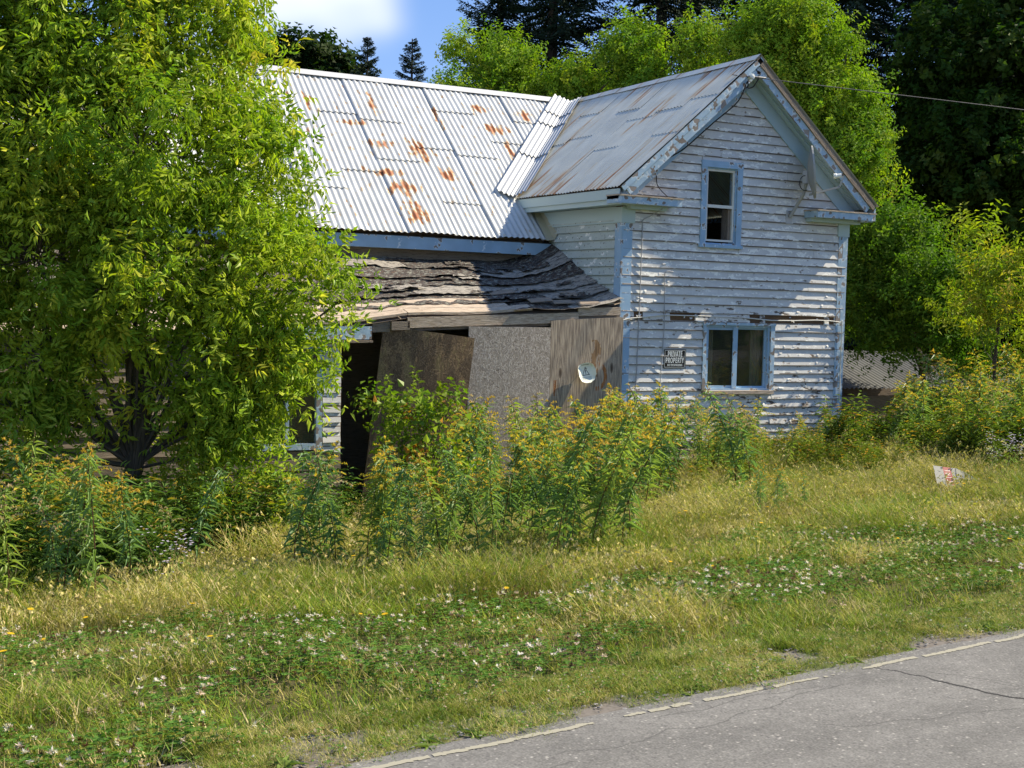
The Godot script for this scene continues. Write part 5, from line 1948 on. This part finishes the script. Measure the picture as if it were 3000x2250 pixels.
func build_meadow() -> void:
	var rg := RandomNumberGenerator.new()
	rg.seed = 601
	var dry := noise(602, 0.55, 4)
	var clov := noise(603, 0.6, 3)
	# kinds: height class * 6 + dryness * 2 + variant; then clover mixes, then rosettes
	var kinds := []
	for hc in 3:
		for dr in 3:
			for va in 2:
				kinds.append(sward(700 + hc * 20 + dr * 4 + va, [100, 84, 72][hc], [0.18, 0.42, 0.75][dr], [0.04, 0.07, 0.12][hc], [0.13, 0.25, 0.42][hc], [0.0028, 0.0032, 0.0028][hc], 0.9, hc > 0, 0.03 if hc < 2 else 0.0))
	for va in 3: kinds.append(sward(780 + va, 96, 0.35, 0.05, 0.14, 0.0026, 0.7, false, 0.42))
	for i in 2: kinds.append(rosette(790 + i))
	var where := []
	var cols := []
	for k in kinds:
		where.append([])
		cols.append(PackedColorArray())
	var add := func(k: int, p: Vector3, sc: float, col: Color):
		var e := 0.15
		var nn := Vector3(gy(p.x - e, p.z) - gy(p.x + e, p.z), 2 * e, gy(p.x, p.z - e) - gy(p.x, p.z + e)).normalized()
		var b := Basis(Quaternion(Vector3.UP, nn)) * Basis(Vector3.UP, rg.randf() * TAU)
		where[k].append(Transform3D(b.scaled(Vector3.ONE * sc), p))
		var j := rg.randf_range(0.88, 1.12)
		cols[k].append(Color(col.r * j, col.g * j, col.b * j))
	var gz := -1.0
	while gz < 11.2:
		var gx := -11.0
		while gx < 13.0:
			var px := gx + rg.randf_range(-0.1, 0.1)
			var pz := gz + rg.randf_range(-0.1, 0.1)
			gx += 0.48
			var r := road_r(px, pz)
			if r > -0.22 or (pz < 0.3 and px < HW + 0.2): continue
			var p := Vector3(px, gy(px, pz), pz)
			if not near_view(p): continue
			var sc := rg.randf_range(0.8, 1.15)
			if r > -0.45: sc *= 0.6
			var d := dry.get_noise_2d(px, pz) * 1.5 + rg.randf_range(-0.25, 0.25) + (0.30 if pz < 5.0 and px < 3.5 else 0.04)
			if r > -1.6: d -= 0.28
			var dr := 0 if d < -0.12 else (1 if d < 0.28 else 2)
			var cl := clov.get_noise_2d(px, pz) * 1.1 + clampf(1.0 - absf(r + 1.6) / 1.6, 0, 1) * 0.55 - 0.22 + rg.randf_range(-0.18, 0.18)
			if cl > 0.0 and r > -4.0:
				add.call(18 + rg.randi() % 3, p, sc, Color.WHITE)
				continue
			var hc := 0
			if r < -1.0: hc = 0 if rg.randf() < 0.4 else 1
			if r < -3.0: hc = 1 if rg.randf() < 0.82 else 2
			if pz < 4.6: hc = 1 if rg.randf() < 0.7 else 2
			if pz < 2.4: hc = 1 if rg.randf() < 0.5 else 2
			add.call(hc * 6 + dr * 2 + rg.randi() % 2, p, sc, Color.WHITE)
		gz += 0.48
	# weeds creeping onto the gravel
	for i in 2600:
		var px := rg.randf_range(-10.0, 2.0)
		var r := -0.46 * pow(rg.randf(), 0.7)
		var p := road_pt(px, r, 0.75)
		if dry.get_noise_2d(px * 2.5, r * 6.0) < -0.06 or not near_view(p): continue
		if rg.randf() < 0.35: add.call(21 + rg.randi() % 2, p, rg.randf_range(0.3, 0.75), Color(0.14, 0.20, 0.04))
		else: add.call((rg.randi() % 3) * 2, p, rg.randf_range(0.18, 0.45), Color.WHITE)
	for k in kinds.size():
		var nm: String = "grass" if k < 18 else ("clover" if k < 21 else "broadleaf_weeds")
		var o := many(nm, kinds[k], M.grass, where[k], cols[k])
		var words: String = "round clover leaves and flower heads mixed in the verge grass" if k >= 18 else ["short mown grass on the verge", "knee-high meadow grass of the lawn", "tall seeded grass before the farmhouse wall"][k / 6]
		tag(o, "flat broad weed leaves on the gravel edge" if k >= 21 else words, "grass" if k < 18 else ("clover" if k < 21 else "weeds"), "", "stuff")
	# yellow hawkbit flowers standing in the lawn
	var stem := MB.new()
	stem.tube([Vector3.ZERO, Vector3(0.01, 0.12, 0.0), Vector3(0.0, 0.22, 0.01)], 0.0018, 0.0014, 4)
	var stem_mesh := stem.mesh()
	var head := MB.new()
	for i in 14:
		var a := TAU * i / 14
		head.leaf(Vector3(0, 0.22, 0.01), Vector3(cos(a), 0.35, sin(a)).normalized(), Vector3.UP, 0.017, 0.008, 0.1, 0.2)
	var head_mesh := head.mesh()
	var yellow := plain_leafy(Color(0.75, 0.52, 0.02), Color(0.6, 0.6, 0.3), 0.7)
	var stalk := mat(Color(0.32, 0.38, 0.18), 0.7)
	var k := 0
	while k < 62:
		var x := rg.randf_range(-8.6, 2.5)
		var z := rg.randf_range(4.6, 9.4)
		if road_r(x, z) > -1.2 or not near_view(Vector3(x, 0.5, z)): continue
		var f := thing("hawkbit_flower", "small yellow hawkbit flower on a thin stalk in the lawn", "flower", Vector3(x, gy(x, z), z), "yellow flowers dotted over the lawn")
		f.rotation = Vector3(rg.randf_range(-0.2, 0.2), rg.randf() * TAU, rg.randf_range(-0.2, 0.2))
		f.scale = Vector3.ONE * rg.randf_range(0.7, 1.25)
		put(stem_mesh, "stalk", stalk, f)
		put(head_mesh, "flower_head", yellow, f)
		k += 1


# a mass of leafy stems nobody could count
func weeds(label: String, n: int, zones: Array, h0: float, h1: float, sd: int, tint: Color) -> void:
	var rg := RandomNumberGenerator.new()
	rg.seed = sd
	var mb := MB.new()
	mb.tinted = true
	for i in 8:
		var o := Vector3(rg.randfn() * 0.13, 0, rg.randfn() * 0.13)
		var lean := Vector3(rg.randfn() * 0.12, 0, rg.randfn() * 0.12)
		var h := rg.randf_range(0.6, 1.0)
		var j := rg.randf_range(0.75, 1.25)
		mb.ink = Color(0.10 * j, 0.10 * j, 0.04 * j)
		for k in 5:
			var a := o + lean * pow(k / 5.0, 2.0) + Vector3(0, h * k / 5.0, 0)
			var b := o + lean * pow((k + 1) / 5.0, 2.0) + Vector3(0, h * (k + 1) / 5.0, 0)
			mb.tri(a - Vector3(0.004, 0, 0), a + Vector3(0.004, 0, 0), b)
			mb.tri(a - Vector3(0, 0, 0.004), a + Vector3(0, 0, 0.004), b)
		for k in 34:
			var t := 0.12 + 0.88 * k / 34.0
			var j2 := j * rg.randf_range(0.8, 1.2)
			mb.ink = Color(0.135 * j2, 0.20 * j2, 0.04 * j2) if rg.randf() > 0.14 or t < 0.6 else Color(0.46, 0.30, 0.05)
			mb.leaf(o + lean * t * t + Vector3(0, h * t, 0), Vector3(cos(k * 2.4), rg.randf_range(0.0, 0.7), sin(k * 2.4)).normalized(), Vector3.UP, rg.randf_range(0.08, 0.15), rg.randf_range(0.02, 0.045), 0.15, rg.randf_range(0.2, 0.7))
	var where := []
	var cols := PackedColorArray()
	for i in n:
		var q: Array = zones[rg.randi() % zones.size()]
		var x := rg.randf_range(q[0], q[1])
		var z := rg.randf_range(q[2], q[3])
		where.append(Transform3D(Basis(Vector3.UP, rg.randf() * TAU).scaled(Vector3.ONE * rg.randf_range(h0, h1)), Vector3(x, gy(x, z) - 0.01, z)))
		var j := rg.randf_range(0.8, 1.2)
		cols.append(Color(tint.r * j, tint.g * j, tint.b * j))
	tag(many("weed_thicket", mb.mesh(), M.grass, where, cols), label, "weeds", "", "stuff")


func aster(label: String, at: Vector3, sd: int) -> void:
	var rg := RandomNumberGenerator.new()
	rg.seed = sd
	var t := thing("aster_plant", label, "aster", Vector3(at.x, gy(at.x, at.z), at.z))
	var st := MB.new()
	var lv := MB.new()
	var fl := MB.new()
	for i in 9:
		var a := rg.randf() * TAU
		var tip := Vector3(cos(a) * rg.randf_range(0.05, 0.24), rg.randf_range(0.3, 0.5), sin(a) * 0.2)
		st.tube([Vector3.ZERO, tip * 0.5 + Vector3(0, 0.06, 0), tip], 0.003, 0.0015, 4)
		for k in 8:
			lv.leaf(tip * (k + 1) / 9.0, rdir(rg), Vector3.UP, 0.06, 0.012, 0.1, 0.3)
		for k in 7:
			var o := tip + gauss3(rg) * 0.035
			for p in 9:
				var b := TAU * p / 9
				fl.leaf(o, Vector3(cos(b), 0.4, sin(b)).normalized(), Vector3.UP, 0.013, 0.006, 0.0, 0.1)
	put(st, "stems", M.rod_stem[0], t)
	put(lv, "leaves", M.rod_leaf[0], t)
	put(fl, "flowers", plain_leafy(Color(0.55, 0.50, 0.62), Color(0.5, 0.5, 0.5), 0.8), t)


func build_plants() -> void:
	T.spruces = [spruce_crown(701, 17.0, 3.6, 0.1), spruce_crown(702, 17.0, 3.6, 0.1)]
	var feathers := [clump(711, 6, 0.12, [0]), clump(712, 6, 0.13, [0]), clump(713, 5, 0.11, [0]), clump(714, 4, 0.10, [0])]
	var ovals := [clump(721, 14, 0.15, [1, 11, 0.085, 0.045, 0.26]), clump(722, 12, 0.15, [1, 11, 0.08, 0.042, 0.24]), clump(723, 9, 0.12, [1, 11, 0.085, 0.045, 0.26])]
	var broad := [clump(731, 10, 0.17, [1, 8, 0.12, 0.11, 0.25]), clump(732, 8, 0.15, [1, 8, 0.12, 0.10, 0.25])]
	var few := [clump(735, 4, 0.07, [1, 8, 0.075, 0.055, 0.2]), clump(736, 3, 0.06, [1, 8, 0.075, 0.055, 0.2])]
	var lance := [clump(741, 9, 0.13, [1, 11, 0.11, 0.04, 0.28]), clump(742, 7, 0.12, [1, 10, 0.10, 0.04, 0.26])]
	T.rods = []
	for i in 10: T.rods.append(goldenrod_parts(750 + i))
	var green := {"protos": feathers, "tufts": 9.5, "size": 1.0, "inset": 0.28, "a": Color(0.235, 0.35, 0.042), "b": Color(0.375, 0.46, 0.052), "tip": Color(0.52, 0.52, 0.06), "ptip": 0.10, "droop": 0.25, "trunk": 0.10, "seed": 801, "twigs": true, "leaves": 280}
	# the box elder that hides the left half of the house
	tree("box_elder_tree", "large bushy box elder with yellow-green feathered leaves before the wing", "tree", Vector3(-6.7, gy(-6.7, 1.9), 1.9), [[-7.06, 4.63, 1.95, 1.22], [-6.12, 4.59, 2.33, 0.89], [-5.87, 4.22, 2.57, 0.48], [-7.46, 3.50, 2.34, 1.03], [-6.63, 3.40, 2.87, 0.91], [-5.88, 3.46, 2.78, 0.64], [-5.57, 3.20, 2.78, 0.56], [-7.41, 2.48, 2.49, 0.93], [-6.62, 2.50, 3.03, 0.86], [-5.86, 2.52, 3.04, 0.70], [-5.43, 2.54, 2.90, 0.51], [-5.82, 1.87, 2.78, 0.55], [-5.34, 2.00, 3.03, 0.36], [-5.48, 1.32, 2.81, 0.39], [-7.46, 1.68, 2.30, 0.64], [-6.62, 1.86, 2.83, 0.54], [-8.58, 4.17, 1.84, 1.34], [-8.45, 2.61, 1.91, 1.23], [-6.87, 5.79, 2.05, 1.28], [-6.08, 5.57, 2.39, 0.68], [-4.88, 2.16, 2.98, 0.19], [-5.03, 1.66, 2.84, 0.19], [-5.45, 1.72, 2.6, 0.55], [-5.6, 1.22, 2.55, 0.55], [-5.85, 0.8, 2.5, 0.5], [-7.58, 1.20, 2.32, 0.6], [-8.1, 1.0, 2.4, 0.6], [-7.75, 0.75, 2.6, 0.5], [-7.2, 0.9, 2.3, 0.42], [-5.35, 1.35, 2.9, 0.42], [-7.10, 1.38, 2.16, 0.48], [-6.06, 1.53, 2.66, 0.50], [-5.92, 1.15, 2.66, 0.45], [-5.66, 0.95, 2.70, 0.42], [-5.32, 1.53, 2.85, 0.30]], green)
	var g2 := green.duplicate()
	g2.merge({"seed": 802, "trunk": 0.03, "tufts": 12.0, "leaves": 60}, true)
	tree("box_elder_sapling", "low box elder sprouts among weeds below the big tree", "sapling", Vector3(-5.75, gy(-5.75, 2.4), 2.4), [[-5.94, 0.82, 2.34, 0.42], [-5.43, 0.72, 2.39, 0.42], [-6.07, 0.37, 2.69, 0.3], [-5.5, 0.29, 2.65, 0.28]], g2)
	var g3 := {"protos": few, "tufts": 14.0, "size": 0.85, "a": Color(0.15, 0.24, 0.03), "b": Color(0.22, 0.30, 0.035), "tip": Color(0.36, 0.18, 0.05), "ptip": 0.03, "trunk": 0.015, "seed": 803, "twigs": true, "leaves": 110, "broad": true}
	tree("maple_sapling", "bright green broad-leaved sapling in front of the leaning dark board", "sapling", Vector3(-3.95, gy(-3.95, 2.6), 2.6), [[-4.17, 1.13, 2.35, 0.18], [-3.91, 1.05, 2.57, 0.24], [-3.71, 1.02, 2.78, 0.18], [-4.08, 0.79, 2.64, 0.25], [-3.84, 0.72, 2.87, 0.2], [-3.95, 0.42, 2.7, 0.2]], g3)
	# behind the house
	var ap := {"protos": ovals, "tufts": 13.0, "size": 1.0, "inset": 0.42, "a": Color(0.16, 0.265, 0.03), "b": Color(0.26, 0.36, 0.04), "tip": Color(0.35, 0.42, 0.05), "ptip": 0.1, "trunk": 0.14, "seed": 811}
	tree("apple_tree", "bright green apple tree rising behind the valley of the two roofs", "tree", Vector3(4.0, -0.5, -8.8), [[1.75, 6.0, -9.11, 0.8], [2.95, 6.75, -9.48, 0.98], [3.47, 6.0, -9.49, 1.06], [4.1, 6.35, -8.79, 0.85], [4.39, 5.9, -9.0, 1.1], [4.95, 6.95, -7.73, 0.92], [5.11, 6.0, -7.37, 1.05], [5.75, 7.1, -6.75, 0.75], [6.0, 6.2, -6.63, 0.9], [2.1, 7.0, -9.8, 0.6]], ap)
	var ap2 := ap.duplicate()
	ap2.merge({"seed": 812}, true)
	tree("apple_tree", "bright green apple tree behind the right raking board of the gable", "tree", Vector3(7.0, -0.4, -4.8), [[6.12, 6.96, -5.25, 0.98], [6.61, 7.19, -4.81, 1.07], [6.89, 6.05, -4.83, 1.25], [6.54, 6.13, -5.74, 1.18], [7.12, 5.56, -4.06, 0.96], [7.06, 4.7, -3.58, 0.94], [6.66, 4.46, -3.96, 1.03], [7.32, 5.02, -3.3, 0.51], [7.35, 6.85, -4.27, 0.54]], ap2)
	var dk := {"protos": broad, "tufts": 4.5, "size": 1.1, "inset": 0.35, "a": Color(0.035, 0.07, 0.014), "b": Color(0.065, 0.11, 0.02), "tip": Color(0.09, 0.13, 0.03), "ptip": 0.08, "trunk": 0.2, "seed": 821}
	tree("maple_tree", "tall dark green maple standing right of the apple tree", "tree", Vector3(12.6, -0.3, -6.2), [[12.23, 7.5, -6.48, 1.39], [13.11, 6.71, -5.73, 1.5], [12.1, 5.98, -6.93, 1.18], [12.18, 5.18, -5.53, 1.55], [12.9, 4.51, -4.82, 1.35], [11.48, 4.42, -6.35, 1.14], [14.06, 8.17, -5.81, 1.44], [13.41, 8.32, -6.48, 1.0], [12.0, 6.84, -7.56, 0.65], [12.5, 3.2, -5.6, 1.3], [14.3, 3.6, -5.0, 1.2]], dk)
	var li := {"protos": ovals, "tufts": 11.0, "size": 1.0, "inset": 0.3, "a": Color(0.095, 0.18, 0.025), "b": Color(0.165, 0.265, 0.035), "tip": Color(0.12, 0.19, 0.03), "ptip": 0.08, "trunk": 0.05, "seed": 831}
	tree("lilac_shrub", "dense dark green shrub against the right corner of the house", "shrub", Vector3(7.6, -0.1, -2.0), [[6.61, 3.28, -2.78, 0.74], [6.7, 3.26, -2.0, 0.8], [6.37, 2.34, -2.35, 0.8], [6.6, 2.5, -1.44, 0.86], [6.15, 1.59, -1.85, 0.6], [6.6, 1.77, -1.01, 0.62], [7.3, 2.4, -1.2, 0.8], [7.4, 1.5, -1.2, 0.7]], li)
	var yl := {"protos": lance, "tufts": 8.0, "size": 1.0, "inset": 0.3, "a": Color(0.23, 0.31, 0.035), "b": Color(0.38, 0.40, 0.045), "tip": Color(0.46, 0.38, 0.06), "ptip": 0.1, "trunk": 0.03, "seed": 841, "twigs": true}
	tree("ash_sapling", "yellowing young ash with narrow leaves beside the dark shrub", "sapling", Vector3(6.0, 0.1, 0.6), [[6.06, 3.19, 0.18, 0.40], [5.85, 2.64, 0.67, 0.6], [5.89, 2.11, 1.01, 0.6], [5.97, 2.1, 0.06, 0.52], [6.25, 2.91, 1.13, 0.5], [6.3, 1.7, 1.2, 0.5]], yl)
	for q in [[Vector3(6.9, -0.5, -17.5), 15.0, 2.6, "dark spruce behind the apple tree, its top out of sight"], [Vector3(7.7, -0.5, -16.0), 17.0, 3.4, "tall dark spruce behind the gable ridge"], [Vector3(9.3, -0.5, -13.3), 17.5, 3.6, "tall dark spruce between the two apple trees"], [Vector3(13.4, -0.5, -14.7), 18.0, 3.8, "broad dark spruce behind the gable peak"], [Vector3(12.4, -0.4, -9.6), 17.0, 3.6, "dark spruce with hanging boughs beside the maple"], [Vector3(18.4, -0.4, -13.0), 18.0, 4.0, "tall dark spruce behind the maple"], [Vector3(16.0, -0.4, -9.0), 17.0, 3.8, "dark spruce at the back of the maple crown"]]:
		spruce(q[3], q[0], q[1], q[2], 850 + int(q[1] * 3.0 + q[0].x * 7.0), "spruces behind the house")
	spruce("lone pointed spruce standing above the wing ridge against the sky", Vector3(10.3, -0.5, -36.4), 13.0, 3.0, 861, "")
	spruce("dark spruce tip left of the apple tree above the wing ridge", Vector3(9.3, -0.5, -29.3), 11.7, 2.8, 862, "")
	var oak := {"protos": broad, "tufts": 3.0, "size": 2.2, "a": Color(0.02, 0.04, 0.012), "b": Color(0.035, 0.06, 0.016), "tip": Color(0.05, 0.07, 0.02), "ptip": 0.05, "trunk": 0.3, "seed": 871}
	tree("round_tree", "far round-topped dark tree beyond the wing ridge", "tree", Vector3(9.5, -0.5, -42.0), [[9.5, 11.6, -42.0, 1.3], [8.5, 11.3, -42.3, 1.4], [10.5, 10.9, -41.8, 1.2], [7.6, 10.0, -42.0, 1.8], [9.6, 9.5, -42.0, 2.2], [11.2, 9.4, -42.0, 1.4]], oak)
	# beyond the right edge of the picture: the spruces that keep the maple in shade
	spruce("tall spruce east of the maple shading it", Vector3(20.5, -0.3, -5.0), 19.0, 4.2, 881, "spruces that shade the maple")
	spruce("tall spruce east of the maple shading it", Vector3(21.0, -0.3, -9.5), 19.0, 4.2, 882, "spruces that shade the maple")
	# across the road, seen in the window panes
	var rd := {"protos": broad, "tufts": 1.6, "size": 2.0, "a": Color(0.05, 0.10, 0.018), "b": Color(0.10, 0.16, 0.025), "tip": Color(0.14, 0.18, 0.03), "ptip": 0.1, "trunk": 0.18, "seed": 891}
	tree("roadside_maple", "leafy maple across the road, mirrored in the windows", "tree", Vector3(15.0, 0.5, 20.5), [[14.5, 3.2, 20.3, 1.8], [16.0, 4.2, 21.0, 1.9], [13.6, 1.6, 19.6, 1.3], [15.5, 5.6, 20.6, 1.5], [17.4, 2.6, 21.0, 1.6]], rd)
	rd = rd.duplicate()
	rd.merge({"seed": 892}, true)
	tree("roadside_bush", "leafy bush across the road, mirrored in the lower window", "shrub", Vector3(12.2, 0.5, 18.4), [[12.0, 1.2, 18.3, 1.0], [13.2, 1.0, 18.8, 0.9], [10.9, 0.9, 18.2, 0.8], [14.6, 1.0, 19.0, 0.9]], rd)
	spruce("spruce across the road, mirrored in the upper window", Vector3(13.0, 0.4, 24.0), 11.0, 2.6, 893, "")
	# goldenrod in stands
	goldenrods("goldenrod with ochre plumes in the stand before the leaning board", "goldenrod stand before the porch", 32, -5.95, -4.6, 4.5, 6.0, 0.55, 1.1, 901, 0.15, 0.2)
	goldenrods("goldenrod with ochre plumes in the stand below the plywood", "goldenrod stand below the plywood", 24, -4.3, -3.2, 4.6, 6.0, 0.75, 1.25, 902, 0.15, 0.15)
	goldenrods("goldenrod with faded plumes growing against the boarded porch", "goldenrod against the boarded porch", 60, -3.6, 0.1, 0.5, 3.6, 0.8, 1.4, 903, 0.3)
	goldenrods("dark leafy goldenrod in the thicket under the box elder", "goldenrod thicket under the box elder", 62, -8.7, -6.7, 3.1, 6.2, 0.6, 1.25, 904, 0.35, 0.25)
	goldenrods("goldenrod among the box elder sprouts by the plank wall", "goldenrod by the plank wall", 18, -6.5, -5.0, 1.0, 3.0, 0.6, 0.9, 905, 0.2, 0.3)
	goldenrods("short goldenrod at the foot of the front clapboards", "goldenrod at the wall foot", 30, 0.1, 3.7, 0.3, 1.8, 0.35, 0.75, 906, 0.4, 0.3)
	goldenrods("golden-orange goldenrod in the stand right of the house corner", "goldenrod right of the house", 44, 2.8, 5.6, 0.6, 4.2, 0.7, 1.2, 907, 0.35)
	goldenrods("tall goldenrod before the yellowing ash", "goldenrod before the ash", 32, 4.6, 7.6, -0.2, 2.4, 1.0, 1.5, 908, 0.25)
	goldenrods("waist-high goldenrod hiding the foot of the left corner board", "goldenrod by the corner board", 14, -0.3, 1.4, 0.4, 1.8, 0.7, 1.15, 910, 0.2)
	goldenrods("small goldenrod alone in the lawn before the lower window", "goldenrod sprigs in the lawn", 6, -2.0, -1.0, 4.6, 5.4, 0.4, 0.6, 909, 0.2)
	weeds("tangle of leafy weeds and sprouts under the box elder", 130, [[-8.6, -4.3, 0.3, 3.2], [-8.8, -6.9, 2.6, 5.0]], 0.5, 0.95, 921, Color(0.8, 0.95, 0.9))
	weeds("bushy leafy weeds massed right of the house corner", 110, [[3.8, 7.6, -0.6, 2.8], [2.4, 5.4, 1.0, 4.2]], 0.6, 1.05, 923, Color(1.15, 1.1, 0.9))
	weeds("tangle of low weeds along the foot of the clapboards and porch", 170, [[-3.6, 0.3, 0.3, 2.6], [0.1, 3.8, 0.25, 1.6], [0.8, 4.2, 1.2, 3.4], [3.7, 7.6, -0.8, 2.6]], 0.3, 0.6, 922, Color(1.25, 1.1, 0.8))
	aster("clump of pale violet asters at the foot of the left thicket", Vector3(-6.95, 0, 5.45), 911)
	aster("clump of pale violet asters beside the fallen placard", Vector3(1.75, 0, 4.75), 912)
	aster("clump of pale violet asters in the weeds right of the house", Vector3(2.3, 0, 4.3), 913)


# ---------------------------------------------------------------- sky
func cloud_cover() -> ImageTexture:
	var w := 560
	var h := 280
	var f := noise(940, 1.0, 5)
	var data := PackedByteArray()
	data.resize(w * h * 4)
	for y in h:
		var el := PI * (0.5 - (y + 0.5) / h)
		for x in w:
			var k := (y * w + x) * 4
			if el < 0.0:
				data[k + 3] = 0
				continue
			var az := TAU * (x + 0.5) / w
			var d := Vector3(-sin(az) * cos(el), sin(el), cos(az) * cos(el)) * -1.0
			d.y = sin(el)
			var q := d / (0.35 + absf(d.y))
			var n := f.get_noise_3d(q.x * 1.5, q.y * 1.5, q.z * 1.5)
			var a := smoothstep(0.10, 0.36, n)
			var g := 1.0 + 0.35 * f.get_noise_3d(q.x * 4.0, q.y * 4.0 + 9.0, q.z * 4.0)
			data[k] = int(clampf(g * 0.70, 0, 1) * 255.0)
			data[k + 1] = int(clampf(g * 0.635, 0, 1) * 255.0)
			data[k + 2] = int(clampf(g * 0.44, 0, 1) * 255.0)
			data[k + 3] = int(a * 255.0)
	return tex(Image.create_from_data(w, h, false, Image.FORMAT_RGBA8, data))


func _ready() -> void:
	var cam := Camera3D.new()
	cam.name = "camera"
	cam.fov = 33.008
	cam.near = 0.1
	cam.far = 3000.0
	cam.transform = Transform3D(cam_basis, cam_at)
	add_child(cam)
	cam.current = true
	var env := Environment.new()
	env.background_mode = Environment.BG_SKY
	var sm := ProceduralSkyMaterial.new()
	sm.sky_top_color = Color(0.29, 0.44, 0.665)
	sm.sky_horizon_color = Color(0.585, 0.70, 0.85)
	sm.sky_curve = 0.12
	sm.ground_bottom_color = Color(0.22, 0.22, 0.16)
	sm.ground_horizon_color = Color(0.42, 0.44, 0.38)
	sm.sun_angle_max = 8.0
	sm.sky_cover = cloud_cover()
	sm.sky_cover_modulate = Color(1, 1, 1)
	sm.energy_multiplier = 1.0
	var sky := Sky.new()
	sky.sky_material = sm
	env.sky = sky
	env.background_energy_multiplier = 1.0
	env.tonemap_mode = Environment.TONE_MAPPER_LINEAR
	env.tonemap_exposure = 1.95
	env.sdfgi_enabled = true
	env.ssao_enabled = true
	env.ssil_enabled = true
	var we := WorldEnvironment.new()
	we.name = "environment"
	we.environment = env
	add_child(we)
	var sun := DirectionalLight3D.new()
	sun.name = "sun"
	sun.light_energy = 1.6
	sun.light_color = Color(1.0, 0.95, 0.86)
	sun.light_angular_distance = 0.53
	sun.shadow_enabled = true
	sun.basis = Basis.looking_at(-SUN.normalized())
	add_child(sun)
	make_textures()
	make_materials()
	build_setting()
	build_house()
	build_fixtures()
	build_plants()
	build_meadow()
